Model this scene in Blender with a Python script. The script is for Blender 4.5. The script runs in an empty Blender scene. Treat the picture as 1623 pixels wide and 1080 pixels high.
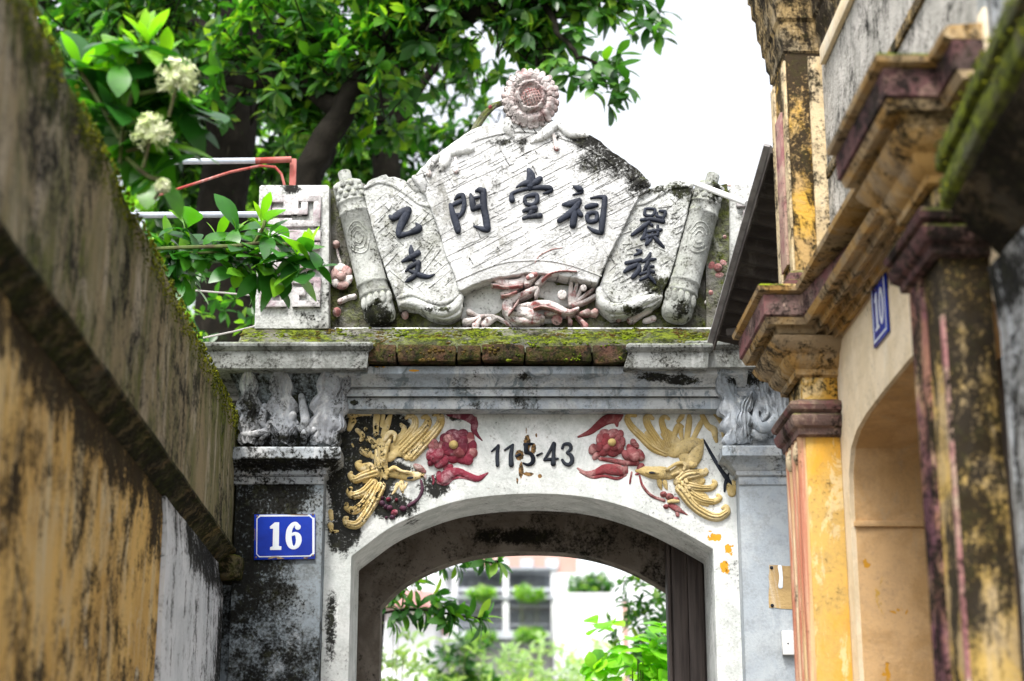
import bpy, bmesh, math, random
import numpy as np
from mathutils import Vector, Matrix, noise as mnoise

random.seed(7)
rng = np.random.default_rng(11)
SC = bpy.context.scene
COL = SC.collection
R_ = math.radians

# ------------------------------------------------------------------ camera, world, sun, exposure
F = 2828.0                      # focal length in photograph pixels (1623 wide)
TH = R_(16.4)                   # camera pitch
DIST, EYE = 5.9, 1.6            # metres to the gate front, eye height
YAW = R_(1.54)                  # the alley runs this much off the gate's normal
cd = bpy.data.cameras.new('camera')
cam = bpy.data.objects.new('camera', cd); COL.objects.link(cam)
cam.location = (0, -DIST, EYE)
cam.rotation_euler = (R_(90) + TH, 0, 0)
cd.sensor_width = 36.0
cd.lens = F / 1623.0 * 36.0
cd.clip_start = 0.05; cd.clip_end = 800
cd.dof.use_dof = True
cd.dof.focus_distance = 5.95
cd.dof.aperture_fstop = 2.9
SC.camera = cam

SUN_EL, SUN_AZ = R_(60), R_(202)          # high hazy sun behind the camera
w = bpy.data.worlds.new('World'); SC.world = w; w.use_nodes = True
wn = w.node_tree; wn.nodes.clear()
sky = wn.nodes.new('ShaderNodeTexSky'); sky.sky_type = 'NISHITA'; sky.sun_disc = False
sky.sun_elevation = SUN_EL; sky.sun_rotation = SUN_AZ
sky.air_density = 1.0; sky.dust_density = 4.0; sky.ozone_density = 1.0
hs = wn.nodes.new('ShaderNodeHueSaturation'); hs.inputs['Saturation'].default_value = 0.22
bg = wn.nodes.new('ShaderNodeBackground'); bg.inputs['Strength'].default_value = 0.14
wo = wn.nodes.new('ShaderNodeOutputWorld')
wn.links.new(sky.outputs[0], hs.inputs['Color']); wn.links.new(hs.outputs[0], bg.inputs['Color'])
wn.links.new(bg.outputs[0], wo.inputs['Surface'])
sd = bpy.data.lights.new('sun', 'SUN'); sd.energy = 1.5; sd.angle = R_(12); sd.color = (1.0, 0.96, 0.9)
sun = bpy.data.objects.new('sun', sd); COL.objects.link(sun)
sdir = Vector((math.sin(SUN_AZ) * math.cos(SUN_EL), math.cos(SUN_AZ) * math.cos(SUN_EL), math.sin(SUN_EL)))
sun.rotation_euler = sdir.to_track_quat('Z', 'Y').to_euler()
SC.view_settings.view_transform = 'Standard'; SC.view_settings.look = 'None'
SC.view_settings.gamma = 1; SC.view_settings.use_curve_mapping = False
SC.view_settings.exposure = 1.65
SC.render.engine = 'CYCLES'
SC.cycles.use_denoising = True
SC.cycles.max_bounces = 6; SC.cycles.diffuse_bounces = 3; SC.cycles.transmission_bounces = 4; SC.cycles.transparent_max_bounces = 4

# ------------------------------------------------------------------ measuring helpers
cT, sT = math.cos(TH), math.sin(TH)
def ray(px, py):
    u = (px - 811.5) / F; v = (540 - py) / F
    return u, cT - v * sT, sT + v * cT
def P(px, py, Y=0.0):
    """the point at depth Y (gate front = 0) that was measured at pixel px, py of the photograph"""
    u, dy, dz = ray(px, py); t = (Y + DIST) / dy
    return Vector((u * t, Y, EYE + dz * t))
def RW(px, py, x):
    """same on a plane parallel to the alley; returns y', z of the alley's own frame"""
    u, dy, dz = ray(px, py)
    lx = u * math.cos(YAW) + dy * math.sin(YAW); ly = -u * math.sin(YAW) + dy * math.cos(YAW)
    t = x / lx
    return ly * t, EYE + dz * t
def AW(x, y, z=0.0):
    """alley frame -> world"""
    return Vector((x * math.cos(YAW) - y * math.sin(YAW), -DIST + x * math.sin(YAW) + y * math.cos(YAW), z))
def zm(x0, y0, s):
    return lambda *p: [(x0 + q[0] / s, y0 + q[1] / s, q[2] / s) + tuple(q[3:]) for q in p]
def zm2(x0, y0, s):
    return lambda *p: [(x0 + q[0] / s, y0 + q[1] / s) for q in p]

# ------------------------------------------------------------------ node helpers
class Mat:
    def __init__(s, name):
        s.m = bpy.data.materials.new(name); s.m.use_nodes = True
        s.t = s.m.node_tree; s.t.nodes.clear()
        s.out = s.t.nodes.new('ShaderNodeOutputMaterial')
        g = s.t.nodes.new('ShaderNodeNewGeometry')
        s.geo = g; s.pos = g.outputs['Position']; s.nor = g.outputs['Normal']
    def node(s, typ, **kw):
        n = s.t.nodes.new(typ)
        for k, v in kw.items(): setattr(n, k, v)
        return n
    def put(s, sock, v):
        if isinstance(v, bpy.types.NodeSocket): s.t.links.new(v, sock)
        elif v is not None:
            if isinstance(v, (tuple, list)) and len(v) == 3 and sock.type == 'RGBA': v = (*v, 1)
            sock.default_value = v
    def math(s, op, a, b=None, clamp=False):
        n = s.node('ShaderNodeMath', operation=op, use_clamp=clamp); s.put(n.inputs[0], a)
        if b is not None: s.put(n.inputs[1], b)
        return n.outputs[0]
    def vec(s, op, a, b=None):
        n = s.node('ShaderNodeVectorMath', operation=op); s.put(n.inputs[0], a)
        if b is not None: s.put(n.inputs[1], b)
        return n.outputs['Value'] if op in ('LENGTH', 'DOT_PRODUCT') else n.outputs[0]
    def noise(s, scale, detail=5, rough=.6, dist=0.0, off=0.0, vec=None):
        v = vec or s.pos
        if not isinstance(scale, (tuple, list)): scale = (scale,) * 3
        v = s.vec('MULTIPLY', v, tuple(scale))
        if off: v = s.vec('ADD', v, (off, off * 1.7, off * .6))
        n = s.node('ShaderNodeTexNoise'); s.put(n.inputs['Vector'], v)
        n.inputs['Scale'].default_value = 1; n.inputs['Detail'].default_value = detail
        n.inputs['Roughness'].default_value = rough; n.inputs['Distortion'].default_value = dist
        return n.outputs['Fac']
    def sm(s, v, lo, hi, a=0.0, b=1.0):
        n = s.node('ShaderNodeMapRange', interpolation_type='SMOOTHSTEP'); s.put(n.inputs[0], v)
        n.inputs[1].default_value = lo; n.inputs[2].default_value = hi
        n.inputs[3].default_value = a; n.inputs[4].default_value = b
        return n.outputs[0]
    def mix(s, f, a, b, mode='MIX'):
        n = s.node('ShaderNodeMix', data_type='RGBA', blend_type=mode); s.put(n.inputs[0], f)
        s.put(n.inputs[6], a); s.put(n.inputs[7], b); return n.outputs[2]
    def blotch(s, c, r, strength):
        v = s.vec('SUBTRACT', s.pos, tuple(c)); v = s.vec('MULTIPLY', v, tuple(1 / q if q else 0 for q in r))
        return s.sm(s.vec('LENGTH', v), 0.0, 1.0, strength, 0.0)
    def z(s):
        n = s.node('ShaderNodeSeparateXYZ'); s.put(n.inputs[0], s.pos); return n.outputs
    def upness(s):
        n = s.node('ShaderNodeSeparateXYZ'); s.put(n.inputs[0], s.nor); return n.outputs[2]
    def bump(s, h, strength, dist=.01, prev=None):
        n = s.node('ShaderNodeBump'); n.inputs['Strength'].default_value = strength
        n.inputs['Distance'].default_value = dist; s.put(n.inputs['Height'], h)
        if prev is not None: s.put(n.inputs['Normal'], prev)
        return n.outputs[0]
    def done(s, col, rough=.85, normal=None, metallic=0.0, spec=.3):
        b = s.node('ShaderNodeBsdfPrincipled'); s.put(b.inputs['Base Color'], col); s.put(b.inputs['Roughness'], rough)
        b.inputs['Metallic'].default_value = metallic; b.inputs['Specular IOR Level'].default_value = spec
        if normal is not None: s.put(b.inputs['Normal'], normal)
        s.t.links.new(b.outputs[0], s.out.inputs[0]); return s.m

BLACK = (.0050, .0048, .0036)
def weathered(name, c1, c2, stain=BLACK, T=.6, soft=.07, streak=(6, 6, .8), big=2.2, c2T=.5, c2scale=(7, 7, 7),
              speck=.5, speckT=.62, moss=0.0, blots=(), peels=(), peelcol=(.55, .27, .03), light=None, lightT=.6,
              rough=.85, bump=.35, weave=None, under=None, underT=.6, spec=.06, fine=55, sidemoss=0.0, off=0.0, streakmix=.55, cracks=(), grime=0.0, mossblots=(), brk=1.0):
    m = Mat(name)
    n1 = m.noise((streak[0], streak[1], streak[2] * (1.7 if streak[2] < 2 else 1)), 8, .72, .9, off + 3.1); ni = m.noise(17, 6, .7, .4, off + 40); n2 = m.noise(big, 7, .7, .6, off + 9.3)
    n3 = m.noise(fine * 2.0, 3, .65, 0, off + 1.2); n4 = m.noise(c2scale, 6, .65, .5, off + 5.7)
    col = m.mix(m.sm(n4, c2T - .09, c2T + .09), c1, c2)
    if under is not None:                       # an older paint or bare render showing through
        col = m.mix(m.sm(m.noise((11, 11, 5), 7, .72, .8, off + 21), underT - .03, underT + .03), col, under)
    if light is not None:
        col = m.mix(m.sm(m.noise((streak[0] * 1.3, streak[1] * 1.3, streak[2] * 1.8), 7, .72, .8, off + 14), lightT - .10, lightT + .10), col, light)
    ht = m.math('MULTIPLY', n3, .35); ht = m.math('ADD', ht, n4)
    if weave:
        ang, bw, bh = weave
        sx, sy, sz = m.z()
        ca, sa = math.cos(ang), math.sin(ang)
        a = m.math('ADD', m.math('MULTIPLY', sx, ca), m.math('MULTIPLY', sz, sa))
        b = m.math('ADD', m.math('MULTIPLY', sx, -sa), m.math('MULTIPLY', sz, ca))
        wob = m.math('MULTIPLY', m.math('SUBTRACT', m.noise(6, 3, .6, 0, 33), .5), .022)
        gro = None
        for (u_, v_, hh, ln_, gt, of_) in ((a, b, bh, bw, .535, 3.0), (b, a, bh * 1.35, bw * .5, .64, 8.0)):
            vv = m.math('DIVIDE', m.math('ADD', v_, wob), hh); row = m.math('FLOOR', vv)
            c_ = m.node('ShaderNodeCombineXYZ'); m.put(c_.inputs[0], m.math('DIVIDE', u_, ln_)); m.put(c_.inputs[1], m.math('MULTIPLY', row, 7.31)); c_.inputs[2].default_value = of_
            gate = m.sm(m.noise(1, 1, .5, 0, of_, c_.outputs[0]), gt - .012, gt + .012)
            ln = m.sm(m.math('ABSOLUTE', m.math('SUBTRACT', m.math('FRACT', vv), .5)), .02, .075, 1.0, 0.0)
            g_ = m.math('MULTIPLY', gate, ln); gro = g_ if gro is None else m.math('MAXIMUM', gro, g_)
        gro = m.math('MULTIPLY', m.math('MULTIPLY', gro, m.sm(ni, .34, .46)), m.sm(m.noise(5.5, 3, .6, .3, 91), .38, .58, .12, 1.0))
        col = m.mix(m.math('MULTIPLY', gro, m.sm(n3, .35, .6, .35, .8)), col, (.13, .13, .135))  # groove lines also darkened in colour, like occlusion shade
        ht = m.math('SUBTRACT', ht, m.math('MULTIPLY', gro, 1.5))
    s = m.math('ADD', m.math('MULTIPLY', n1, streakmix), m.math('MULTIPLY', n2, 1 - streakmix))
    s = m.math('ADD', s, m.math('MULTIPLY', m.math('SUBTRACT', n3, .5), .34 * brk))
    s = m.math('ADD', s, m.math('MULTIPLY', m.math('SUBTRACT', ni, .5), .46 * brk))
    for b in blots: s = m.math('ADD', s, m.blotch(*b))
    st = m.sm(s, T - soft, T + soft)
    if grime:
        gm = m.math('MULTIPLY', m.sm(m.math('ADD', m.math('MULTIPLY', ni, .6), m.math('MULTIPLY', n3, .4)), .44, .62), grime)
        col = m.mix(gm, col, (.10, .098, .088)); gm2 = m.math('MULTIPLY', m.sm(m.math('ADD', m.math('MULTIPLY', n2, .75), m.math('MULTIPLY', ni, .25)), .47, .66), grime * .8); col = m.mix(gm2, col, (.16, .155, .14))
    stc = m.mix(m.sm(n4, .4, .62), stain, tuple(min(1, q * 1.6 + .002) for q in stain))
    stc = m.mix(m.math('MULTIPLY', m.sm(m.noise(31, 5, .7, .5, off + 61), .52, .64), .55), stc, (.030, .031, .012))
    pl = None
    for c, r, k in peels:
        q = m.blotch(c, r, k); pl = q if pl is None else m.math('MAXIMUM', pl, q)
    if pl is not None:
        pm = m.sm(m.math('ADD', pl, m.math('MULTIPLY', m.math('SUBTRACT', m.noise(26, 6, .6, .6, 50), .5), 3.2)), .50, .54)
        pm = m.math('MULTIPLY', pm, m.sm(pl, .10, .16))
        col = m.mix(pm, col, peelcol); ht = m.math('SUBTRACT', ht, m.math('MULTIPLY', pm, .9))
    st = m.math('MULTIPLY', st, m.sm(m.math('ADD', m.math('MULTIPLY', n3, .6), m.math('MULTIPLY', ni, .4)), .36, .46, .55, .97))
    col = m.mix(st, col, stc)
    if cracks:
        ck = None
        for q in cracks: v = m.blotch(*q); ck = v if ck is None else m.math('MAXIMUM', ck, v)
        cm = m.sm(m.math('ADD', ck, m.math('MULTIPLY', m.math('SUBTRACT', m.noise(22, 6, .7, .6, 58), .5), 1.8)), .30, .42)
        col = m.mix(cm, col, m.mix(m.sm(m.noise(70, 3), .4, .6), (.05, .036, .022), (.26, .15, .06))); ht = m.math('SUBTRACT', ht, cm)
    if speck:
        sp = m.math('MULTIPLY', m.sm(n3, speckT - .02, speckT + .06), m.sm(m.math('ADD', n2, m.math('MULTIPLY', m.math('SUBTRACT', ni, .5), .5)), .46, .60))
        col = m.mix(m.math('MULTIPLY', sp, speck), col, stain)
    if moss or sidemoss or mossblots:
        up = m.sm(m.upness(), .25, .8, sidemoss, moss)
        for q in mossblots: up = m.math('ADD', up, m.math('MULTIPLY', m.blotch(*q), m.sm(m.math('ADD', m.math('MULTIPLY', n1, .6), m.math('MULTIPLY', ni, .4)), .40, .60)), True)
        mm = m.math('MULTIPLY', up, m.sm(m.noise(7, 6, .7, .4, off + 70), .38, .56))
        mc = m.mix(m.sm(m.noise(38, 4, .7, 0, 71), .4, .62), (.025, .036, .006), (.15, .19, .010))
        col = m.mix(mm, col, mc); ht = m.math('ADD', ht, m.math('MULTIPLY', m.math('MULTIPLY', mm, n3), 1.2))
    nb = m.bump(ht, bump, .012)
    nb = m.bump(m.noise(150, 3, .6, 0, 80), bump * .5, .003, nb)
    return m.done(col, m.sm(n4, .3, .7, rough - .08, min(1, rough + .1)), nb, spec=spec)

def simple(name, c1, c2=None, rough=.6, scale=20, bump=.15, metallic=0.0, spec=.15):
    m = Mat(name); n = m.noise(scale, 5, .6)
    col = m.mix(m.sm(n, .35, .65), c1, c2 or tuple(q * .7 for q in c1))
    return m.done(col, rough, m.bump(n, bump, .005), metallic, spec)

def leafmat(name, stops, trans=.35, rough=.38):
    m = Mat(name)
    r = m.geo.outputs['Random Per Island']
    oi = m.node('ShaderNodeObjectInfo').outputs['Random']
    r = m.math('FRACT', m.math('ADD', r, m.math('MULTIPLY', oi, 7.3)))
    cr = m.node('ShaderNodeValToRGB'); m.put(cr.inputs[0], r)
    el = cr.color_ramp.elements
    while len(el) < len(stops): el.new(.5)
    for e, (p, c) in zip(el, stops): e.position = p; e.color = (*c, 1)
    n = m.noise(24, 3, .6)
    col = m.mix(m.sm(n, .3, .7), cr.outputs[0], m.mix(.5, cr.outputs[0], (.015, .05, .01)))
    b = m.node('ShaderNodeBsdfPrincipled'); m.put(b.inputs['Base Color'], col); b.inputs['Roughness'].default_value = rough
    b.inputs['Specular IOR Level'].default_value = .5
    tr = m.node('ShaderNodeBsdfTranslucent')
    m.put(tr.inputs[0], m.mix(1.0, cr.outputs[0], (1.6, 1.9, .5), 'MULTIPLY'))
    mx = m.node('ShaderNodeMixShader'); mx.inputs[0].default_value = trans
    m.t.links.new(b.outputs[0], mx.inputs[1]); m.t.links.new(tr.outputs[0], mx.inputs[2])
    m.t.links.new(mx.outputs[0], m.out.inputs[0]); return m.m

# ------------------------------------------------------------------ mesh helpers
ORG = {}
class B:
    def __init__(s): s.v = []; s.f = []
    def add(s, vs, fs):
        o = len(s.v); s.v += [tuple(v) for v in vs]; s.f += [tuple(i + o for i in f) for f in fs]; return s
    def box(s, a, b):
        (x0, y0, z0), (x1, y1, z1) = a, b
        return s.add([(x0, y0, z0), (x1, y0, z0), (x1, y1, z0), (x0, y1, z0), (x0, y0, z1), (x1, y0, z1), (x1, y1, z1), (x0, y1, z1)],
                     [(0, 3, 2, 1), (4, 5, 6, 7), (0, 1, 5, 4), (1, 2, 6, 5), (2, 3, 7, 6), (3, 0, 4, 7)])
    def prism(s, poly, y0, y1):
        """polygon of (x, z) facing -y at y0, extruded back to y1"""
        n = len(poly)
        return s.add([(x, y0, z) for x, z in poly] + [(x, y1, z) for x, z in poly],
                     [tuple(range(n)), tuple(range(2 * n - 1, n - 1, -1))] + [(i, i + n, (i + 1) % n + n, (i + 1) % n) for i in range(n)])
    def tube(s, pts, r, k=8, cap=True):
        pts = [Vector(p) for p in pts]; rr = r if isinstance(r, (list, tuple)) else [r] * len(pts)
        ref = Vector((.13, .31, .94)); rings = []
        for i, p in enumerate(pts):
            t = (pts[min(i + 1, len(pts) - 1)] - pts[max(i - 1, 0)]).normalized()
            a = t.cross(ref);
            if a.length < .05: a = t.cross(Vector((1, 0, 0)))
            a.normalize(); b = t.cross(a)
            rings.append([p + (a * math.cos(2 * math.pi * j / k) + b * math.sin(2 * math.pi * j / k)) * rr[i] for j in range(k)])
        vs = [v for g in rings for v in g]; fs = []
        for i in range(len(pts) - 1):
            for j in range(k): fs.append((i * k + j, i * k + (j + 1) % k, (i + 1) * k + (j + 1) % k, (i + 1) * k + j))
        if cap: fs += [tuple(range(k - 1, -1, -1)), tuple((len(pts) - 1) * k + j for j in range(k))]
        return s.add(vs, fs)
    def ball(s, c, r, k=10, l=6, M=None):
        c = Vector(c); r = Vector(r) if not isinstance(r, (int, float)) else Vector((r, r, r)); vs = []; fs = []
        M = M or Matrix.Identity(3)
        for i in range(1, l):
            a = math.pi * i / l
            for j in range(k):
                b = 2 * math.pi * j / k
                vs.append(c + M @ Vector((r.x * math.sin(a) * math.cos(b), r.y * math.sin(a) * math.sin(b), r.z * math.cos(a))))
        top = len(vs); vs += [c + M @ Vector((0, 0, r.z)), c + M @ Vector((0, 0, -r.z))]
        for i in range(l - 2):
            for j in range(k): fs.append((i * k + j, (i + 1) * k + j, (i + 1) * k + (j + 1) % k, i * k + (j + 1) % k))
        for j in range(k):
            fs.append((top, j, (j + 1) % k)); fs.append((top + 1, (l - 2) * k + (j + 1) % k, (l - 2) * k + j))
        return s.add(vs, fs)
    def sweep(s, path, prof, closed_ends=True):
        """profile of (projection, z) swept along a plan polyline with mitred corners; it projects to the right-hand side"""
        P2 = [Vector(p) for p in path]; n = len(P2); offs = []
        for i in range(n):
            ds = []
            if i > 0: ds.append((P2[i] - P2[i - 1]).normalized())
            if i < n - 1: ds.append((P2[i + 1] - P2[i]).normalized())
            ns = [Vector((d.y, -d.x)) for d in ds]
            if len(ns) == 1: offs.append(ns[0])
            else: offs.append((ns[0] + ns[1]) / max(.25, 1 + ns[0].dot(ns[1])))
        k = len(prof); vs = []
        for i in range(n):
            for pr, z in prof: vs.append((P2[i].x + offs[i].x * pr, P2[i].y + offs[i].y * pr, z))
        fs = []
        for i in range(n - 1):
            for j in range(k): fs.append((i * k + j, i * k + (j + 1) % k, (i + 1) * k + (j + 1) % k, (i + 1) * k + j))
        if closed_ends: fs += [tuple(range(k - 1, -1, -1)), tuple((n - 1) * k + j for j in range(k))]
        return s.add(vs, fs)

def cr(pts, n=5):
    pts = [np.array(p, float) for p in pts]
    if len(pts) == 2: return [pts[0] + (pts[1] - pts[0]) * i / n for i in range(n + 1)]
    q = [2 * pts[0] - pts[1]] + pts + [2 * pts[-1] - pts[-2]]; out = []
    for i in range(1, len(q) - 2):
        for j in range(n):
            t = j / n; a, b, c, d = q[i - 1:i + 3]
            out.append(.5 * ((2 * b) + (c - a) * t + (2 * a - 5 * b + 4 * c - d) * t * t + (3 * b - a - 3 * c + d) * t ** 3))
    out.append(q[-2]); return out

def stroke(b, pts, y0=0.0, hf=.7, hmax=None, k=8, n=5, flat=.75, sink=.004, hmin=0.0, jit=0.0):
    """a modelled ridge of render or paint lying on the plane y0: points are (px, py, half width px[, lift m])"""
    pts = [tuple(p) + (0.0,) * (4 - len(p)) for p in pts]
    c = cr(pts, n); C = []
    for q in c:
        p = P(q[0], q[1], y0); mpp = (p - cam.location).length / F
        C.append((p, max(.0008, q[2] * mpp), q[3]))
    N = len(C); T = []
    for i in range(N):
        t = C[min(i + 1, N - 1)][0] - C[max(i - 1, 0)][0]; t.y = 0
        T.append(t.normalized() if t.length > 1e-7 else Vector((1, 0, 0)))
    rows = []
    def ring(p, t, hw, lift, base):
        nn = Vector((-t.z, 0, t.x)); h = base * hf
        if hmax: h = min(h, hmax)
        h = max(h, hmin) * (hw / base) ** .6
        rg = []
        for j in range(k + 1):
            a = math.pi * j / k; x = math.cos(a); y = math.sin(a) ** flat if 0 < j < k else 0
            jj = 1 + (random.uniform(-jit, jit) if jit else 0)
            rg.append(p + nn * hw * x * jj + Vector((0, -(y * h * jj + (lift if y else lift * .0)) + (sink if y == 0 else 0), 0)))
        rows.append(rg)
    p, hw, l = C[0]
    ring(p - T[0] * hw * .85, T[0], hw * .35, l, hw); ring(p - T[0] * hw * .5, T[0], hw * .8, l, hw)
    for (p, hw, l), t in zip(C, T): ring(p, t, hw, l, hw)
    p, hw, l = C[-1]
    ring(p + T[-1] * hw * .5, T[-1], hw * .8, l, hw); ring(p + T[-1] * hw * .85, T[-1], hw * .35, l, hw)
    K = k + 1; vs = [v for r in rows for v in r]; fs = []
    for i in range(len(rows) - 1):
        for j in range(k): fs.append((i * K + j, i * K + j + 1, (i + 1) * K + j + 1, (i + 1) * K + j))
    fs += [tuple(range(K)), tuple((len(rows) - 1) * K + j for j in range(K - 1, -1, -1))]
    b.add(vs, fs)
def blob(b, px, py, rx, ry, y0=0.0, h=.012, rot=0.0):
    p = P(px, py, y0); mpp = (p - cam.location).length / F
    b.ball(p, (rx * mpp, h, ry * mpp), 12, 8, Matrix.Rotation(-rot, 3, 'Y'))

def org_of(par): return ORG.get(par, Vector((0, 0, 0)))
def mk(name, b, mat, parent=None, smooth=True, ang=42, bevel=0.0, seg=2, kind=None, origin=None, rough=0.0, cut=0):
    me = bpy.data.meshes.new(name)
    me.from_pydata([tuple(v) for v in b.v], [], b.f)
    if bevel or cut or rough:
        bm = bmesh.new(); bm.from_mesh(me)
        bmesh.ops.recalc_face_normals(bm, faces=bm.faces)
        if bevel:
            ed = [e for e in bm.edges if len(e.link_faces) == 2 and e.calc_face_angle(0) > R_(25)]
            bmesh.ops.bevel(bm, geom=ed, offset=bevel, segments=seg, affect='EDGES', profile=.6, clamp_overlap=True)
        if cut: bmesh.ops.subdivide_edges(bm, edges=bm.edges[:], cuts=cut, use_grid_fill=True)
        if rough:
            for v in bm.verts:
                d = mnoise.noise_vector(v.co * 9) * rough + mnoise.noise_vector(v.co * 31) * rough * .5
                v.co += d
        bm.to_mesh(me); bm.free()
    else:
        bm = bmesh.new(); bm.from_mesh(me); bmesh.ops.recalc_face_normals(bm, faces=bm.faces); bm.to_mesh(me); bm.free()
    co = np.empty(len(me.vertices) * 3, np.float32); me.vertices.foreach_get('co', co); co = co.reshape(-1, 3)
    o = Vector(((co.min(0) + co.max(0)) / 2).tolist()) if origin is None else Vector(origin)
    co -= np.array(o, np.float32); me.vertices.foreach_set('co', co.ravel())
    if smooth:
        me.shade_smooth(); me.set_sharp_from_angle(angle=R_(ang))
    me.materials.append(mat); me.update()
    ob = bpy.data.objects.new(name, me); COL.objects.link(ob)
    ob.location = o - org_of(parent); ob.parent = parent; ORG[ob] = o
    if kind: ob['kind'] = kind
    return ob
def thing(name, label, cat, org, group=None, alley=False):
    o = bpy.data.objects.new(name, None); COL.objects.link(o); o.empty_display_size = .1
    org = Vector(org); ORG[o] = org
    if alley: o.location = AW(*org); o.rotation_euler = (0, 0, YAW)
    else: o.location = org
    o['label'] = label; o['category'] = cat
    if group: o['group'] = group
    return o
def tag(o, label, cat, group=None):
    o['label'] = label; o['category'] = cat
    if group: o['group'] = group
    return o
def copy_tree(o, parent=None, loc=None):
    c = o.copy(); COL.objects.link(c); c.parent = parent
    if loc is not None: c.location = loc
    ORG[c] = ORG.get(o, Vector())
    for ch in list(o.children): copy_tree(ch, c)
    return c
def roughpoly(pts, amp, step=8):
    """resample a pixel outline and make it uneven like a hand-modelled edge"""
    out = []
    for i in range(len(pts)):
        a, c = pts[i], pts[(i + 1) % len(pts)]; L = math.hypot(c[0] - a[0], c[1] - a[1]); n = max(1, int(L / step))
        for j in range(n):
            t = j / n; out.append((a[0] + (c[0] - a[0]) * t + random.uniform(-amp, amp), a[1] + (c[1] - a[1]) * t + random.uniform(-amp, amp)))
    return out
def pxz(pts, y): return [(p.x, p.z) for p in (P(a, c, y) for a, c in pts)]
def Z(py, y=0.0, px=811.5): return P(px, py, y).z
def X(px, py, y=0.0): return P(px, py, y).x

def acanthus(par, zf, spine, hw, mat, y0=-.075, lobes=4, ridge=.012, name='acanthus_leaf', seed=0):
    """a lobed leaf modelled in render: spine points (x, y, lift m) from root to tip, hw in the same pixels"""
    sp = cr([zf((p[0], p[1], 1))[0][:2] + (p[2],) for p in spine], 8); sc = abs(zf((0, 0, 1))[0][2]); n = len(sp); K = 14; vs = []; fs = []
    for i, q in enumerate(sp):
        t = i / (n - 1); a_, c_ = sp[max(i - 1, 0)], sp[min(i + 1, n - 1)]; dx, dy = c_[0] - a_[0], c_[1] - a_[1]; L = math.hypot(dx, dy) or 1; nx, ny = -dy / L, dx / L
        lob = .48 + .52 * abs(math.sin(math.pi * lobes * t + .35)) ** .7
        wd = 1.25 * hw * sc * (.55 + .75 * math.sin(math.pi * min(1, t * .9 + .12)) ** .8) * lob * (1 if t < .93 else .6)
        for j in range(K + 1):
            s = -1 + 2 * j / K; px, py = q[0] + nx * wd * s, q[1] + ny * wd * s + abs(s) * wd * .35 * (1 if dy < 0 else -1)
            if j in (0, K): lift = -.012
            else: lift = q[2] + ridge * (1 - s * s) + .0045 * math.cos(s * 13 + .4 * math.sin(t * 9)) + .006 * abs(math.sin(math.pi * lobes * t + .35)) * abs(s) + mnoise.noise(Vector((px * .2, py * .2, seed))) * .002 + (.018 * (t - .86) / .14 if t > .86 else 0)
            p = P(px, py, y0); vs.append((p.x, y0 - lift, p.z))
    for i in range(n - 1):
        for j in range(K): fs.append((i * (K + 1) + j, i * (K + 1) + j + 1, (i + 1) * (K + 1) + j + 1, (i + 1) * (K + 1) + j))
    m0 = len(vs)
    for j in range(K + 1): v = vs[(n - 1) * (K + 1) + j]; vs.append((v[0], y0 + .01, v[2]))
    for j in range(K): fs.append(((n - 1) * (K + 1) + j, (n - 1) * (K + 1) + j + 1, m0 + j + 1, m0 + j))
    return mk(name, B().add(vs, fs), mat, par, ang=80)
# ------------------------------------------------------------------ materials
def gp(px, py, Y=0.0): return tuple(P(px, py, Y))
WHITE, WHITE2 = (.64, .65, .64), (.50, .51, .50)
M_white = weathered('limewash', WHITE, WHITE2, T=.66, streak=(5, 5, 2), speck=.75, speckT=.57, light=(.8, .8, .79), lightT=.55, bump=.5, under=(.30, .30, .28), underT=.62, streakmix=.4, grime=.55)
M_fan = weathered('limewash_fan', (.61, .615, .61), (.49, .495, .49), T=.655, soft=.09, grime=.40, streak=(7, 7, 4), speck=.6, speckT=.60, moss=.25,
    blots=[(gp(975, 255, -.1), (.20, .6, .10), .25), (gp(930, 222, -.1), (.18, .6, .05), .25), (gp(1012, 295, -.1), (.09, .6, .08), .26), (gp(700, 250, -.1), (.1, .5, .04), .18), (gp(800, 225, -.1), (.12, .5, .03), .14)],
    weave=(R_(28), .16, .026), bump=.9, under=(.34, .34, .32), underT=.60)
M_scroll = weathered('limewash_scroll', (.58, .59, .58), (.45, .46, .45), T=.64, grime=.6, streak=(7, 7, 4), speck=.7, speckT=.585, moss=.3,
    blots=[(gp(1050, 450, -.1), (.08, .6, .06), .25), (gp(1010, 490, -.1), (.12, .6, .03), .18), (gp(700, 490, -.1), (.12, .6, .025), .22), (gp(1080, 300, -.1), (.07, .6, .05), .22), (gp(1040, 300, -.1), (.1, .6, .03), .16)],
    weave=(R_(42), .09, .028), bump=.8, under=(.36, .36, .34), underT=.61, sidemoss=.08)
M_roll = weathered('limewash_roll', (.40, .41, .39), (.28, .29, .27), T=.60, grime=.6, streak=(8, 8, 3), speck=.8, speckT=.56, moss=.5,
    blots=[(gp(600, 500, -.1), (.07, .6, .08), .5), (gp(1080, 490, -.1), (.06, .6, .06), .3), (gp(1135, 300, -.1), (.05, .6, .07), .2)], bump=.6, sidemoss=.06)
M_block = weathered('grey_render_block', (.50, .51, .49), (.38, .39, .37), T=.64, grime=.6, speck=.7, speckT=.57, streak=(6, 6, 2), moss=.7,
    blots=[(gp(465, 300, -.08), (.06, .5, .03), .3), (gp(480, 500, -.08), (.1, .5, .04), .12)], bump=.5, light=(.60, .60, .59), lightT=.6)
M_fret = weathered('fret_grey_plum', (.50, .48, .48), (.30, .23, .25), T=.62, grime=.5, c2T=.52, speck=.6, speckT=.58, bump=.6)  # pale grey mottled at random with a plum tone
M_mossy = weathered('mossy_render', (.07, .065, .05), (.16, .155, .14), T=.55, speck=.5, streak=(9, 9, 5), moss=.9, sidemoss=.42, bump=1.0, light=(.42, .42, .40), lightT=.66)
M_moss = None
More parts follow.
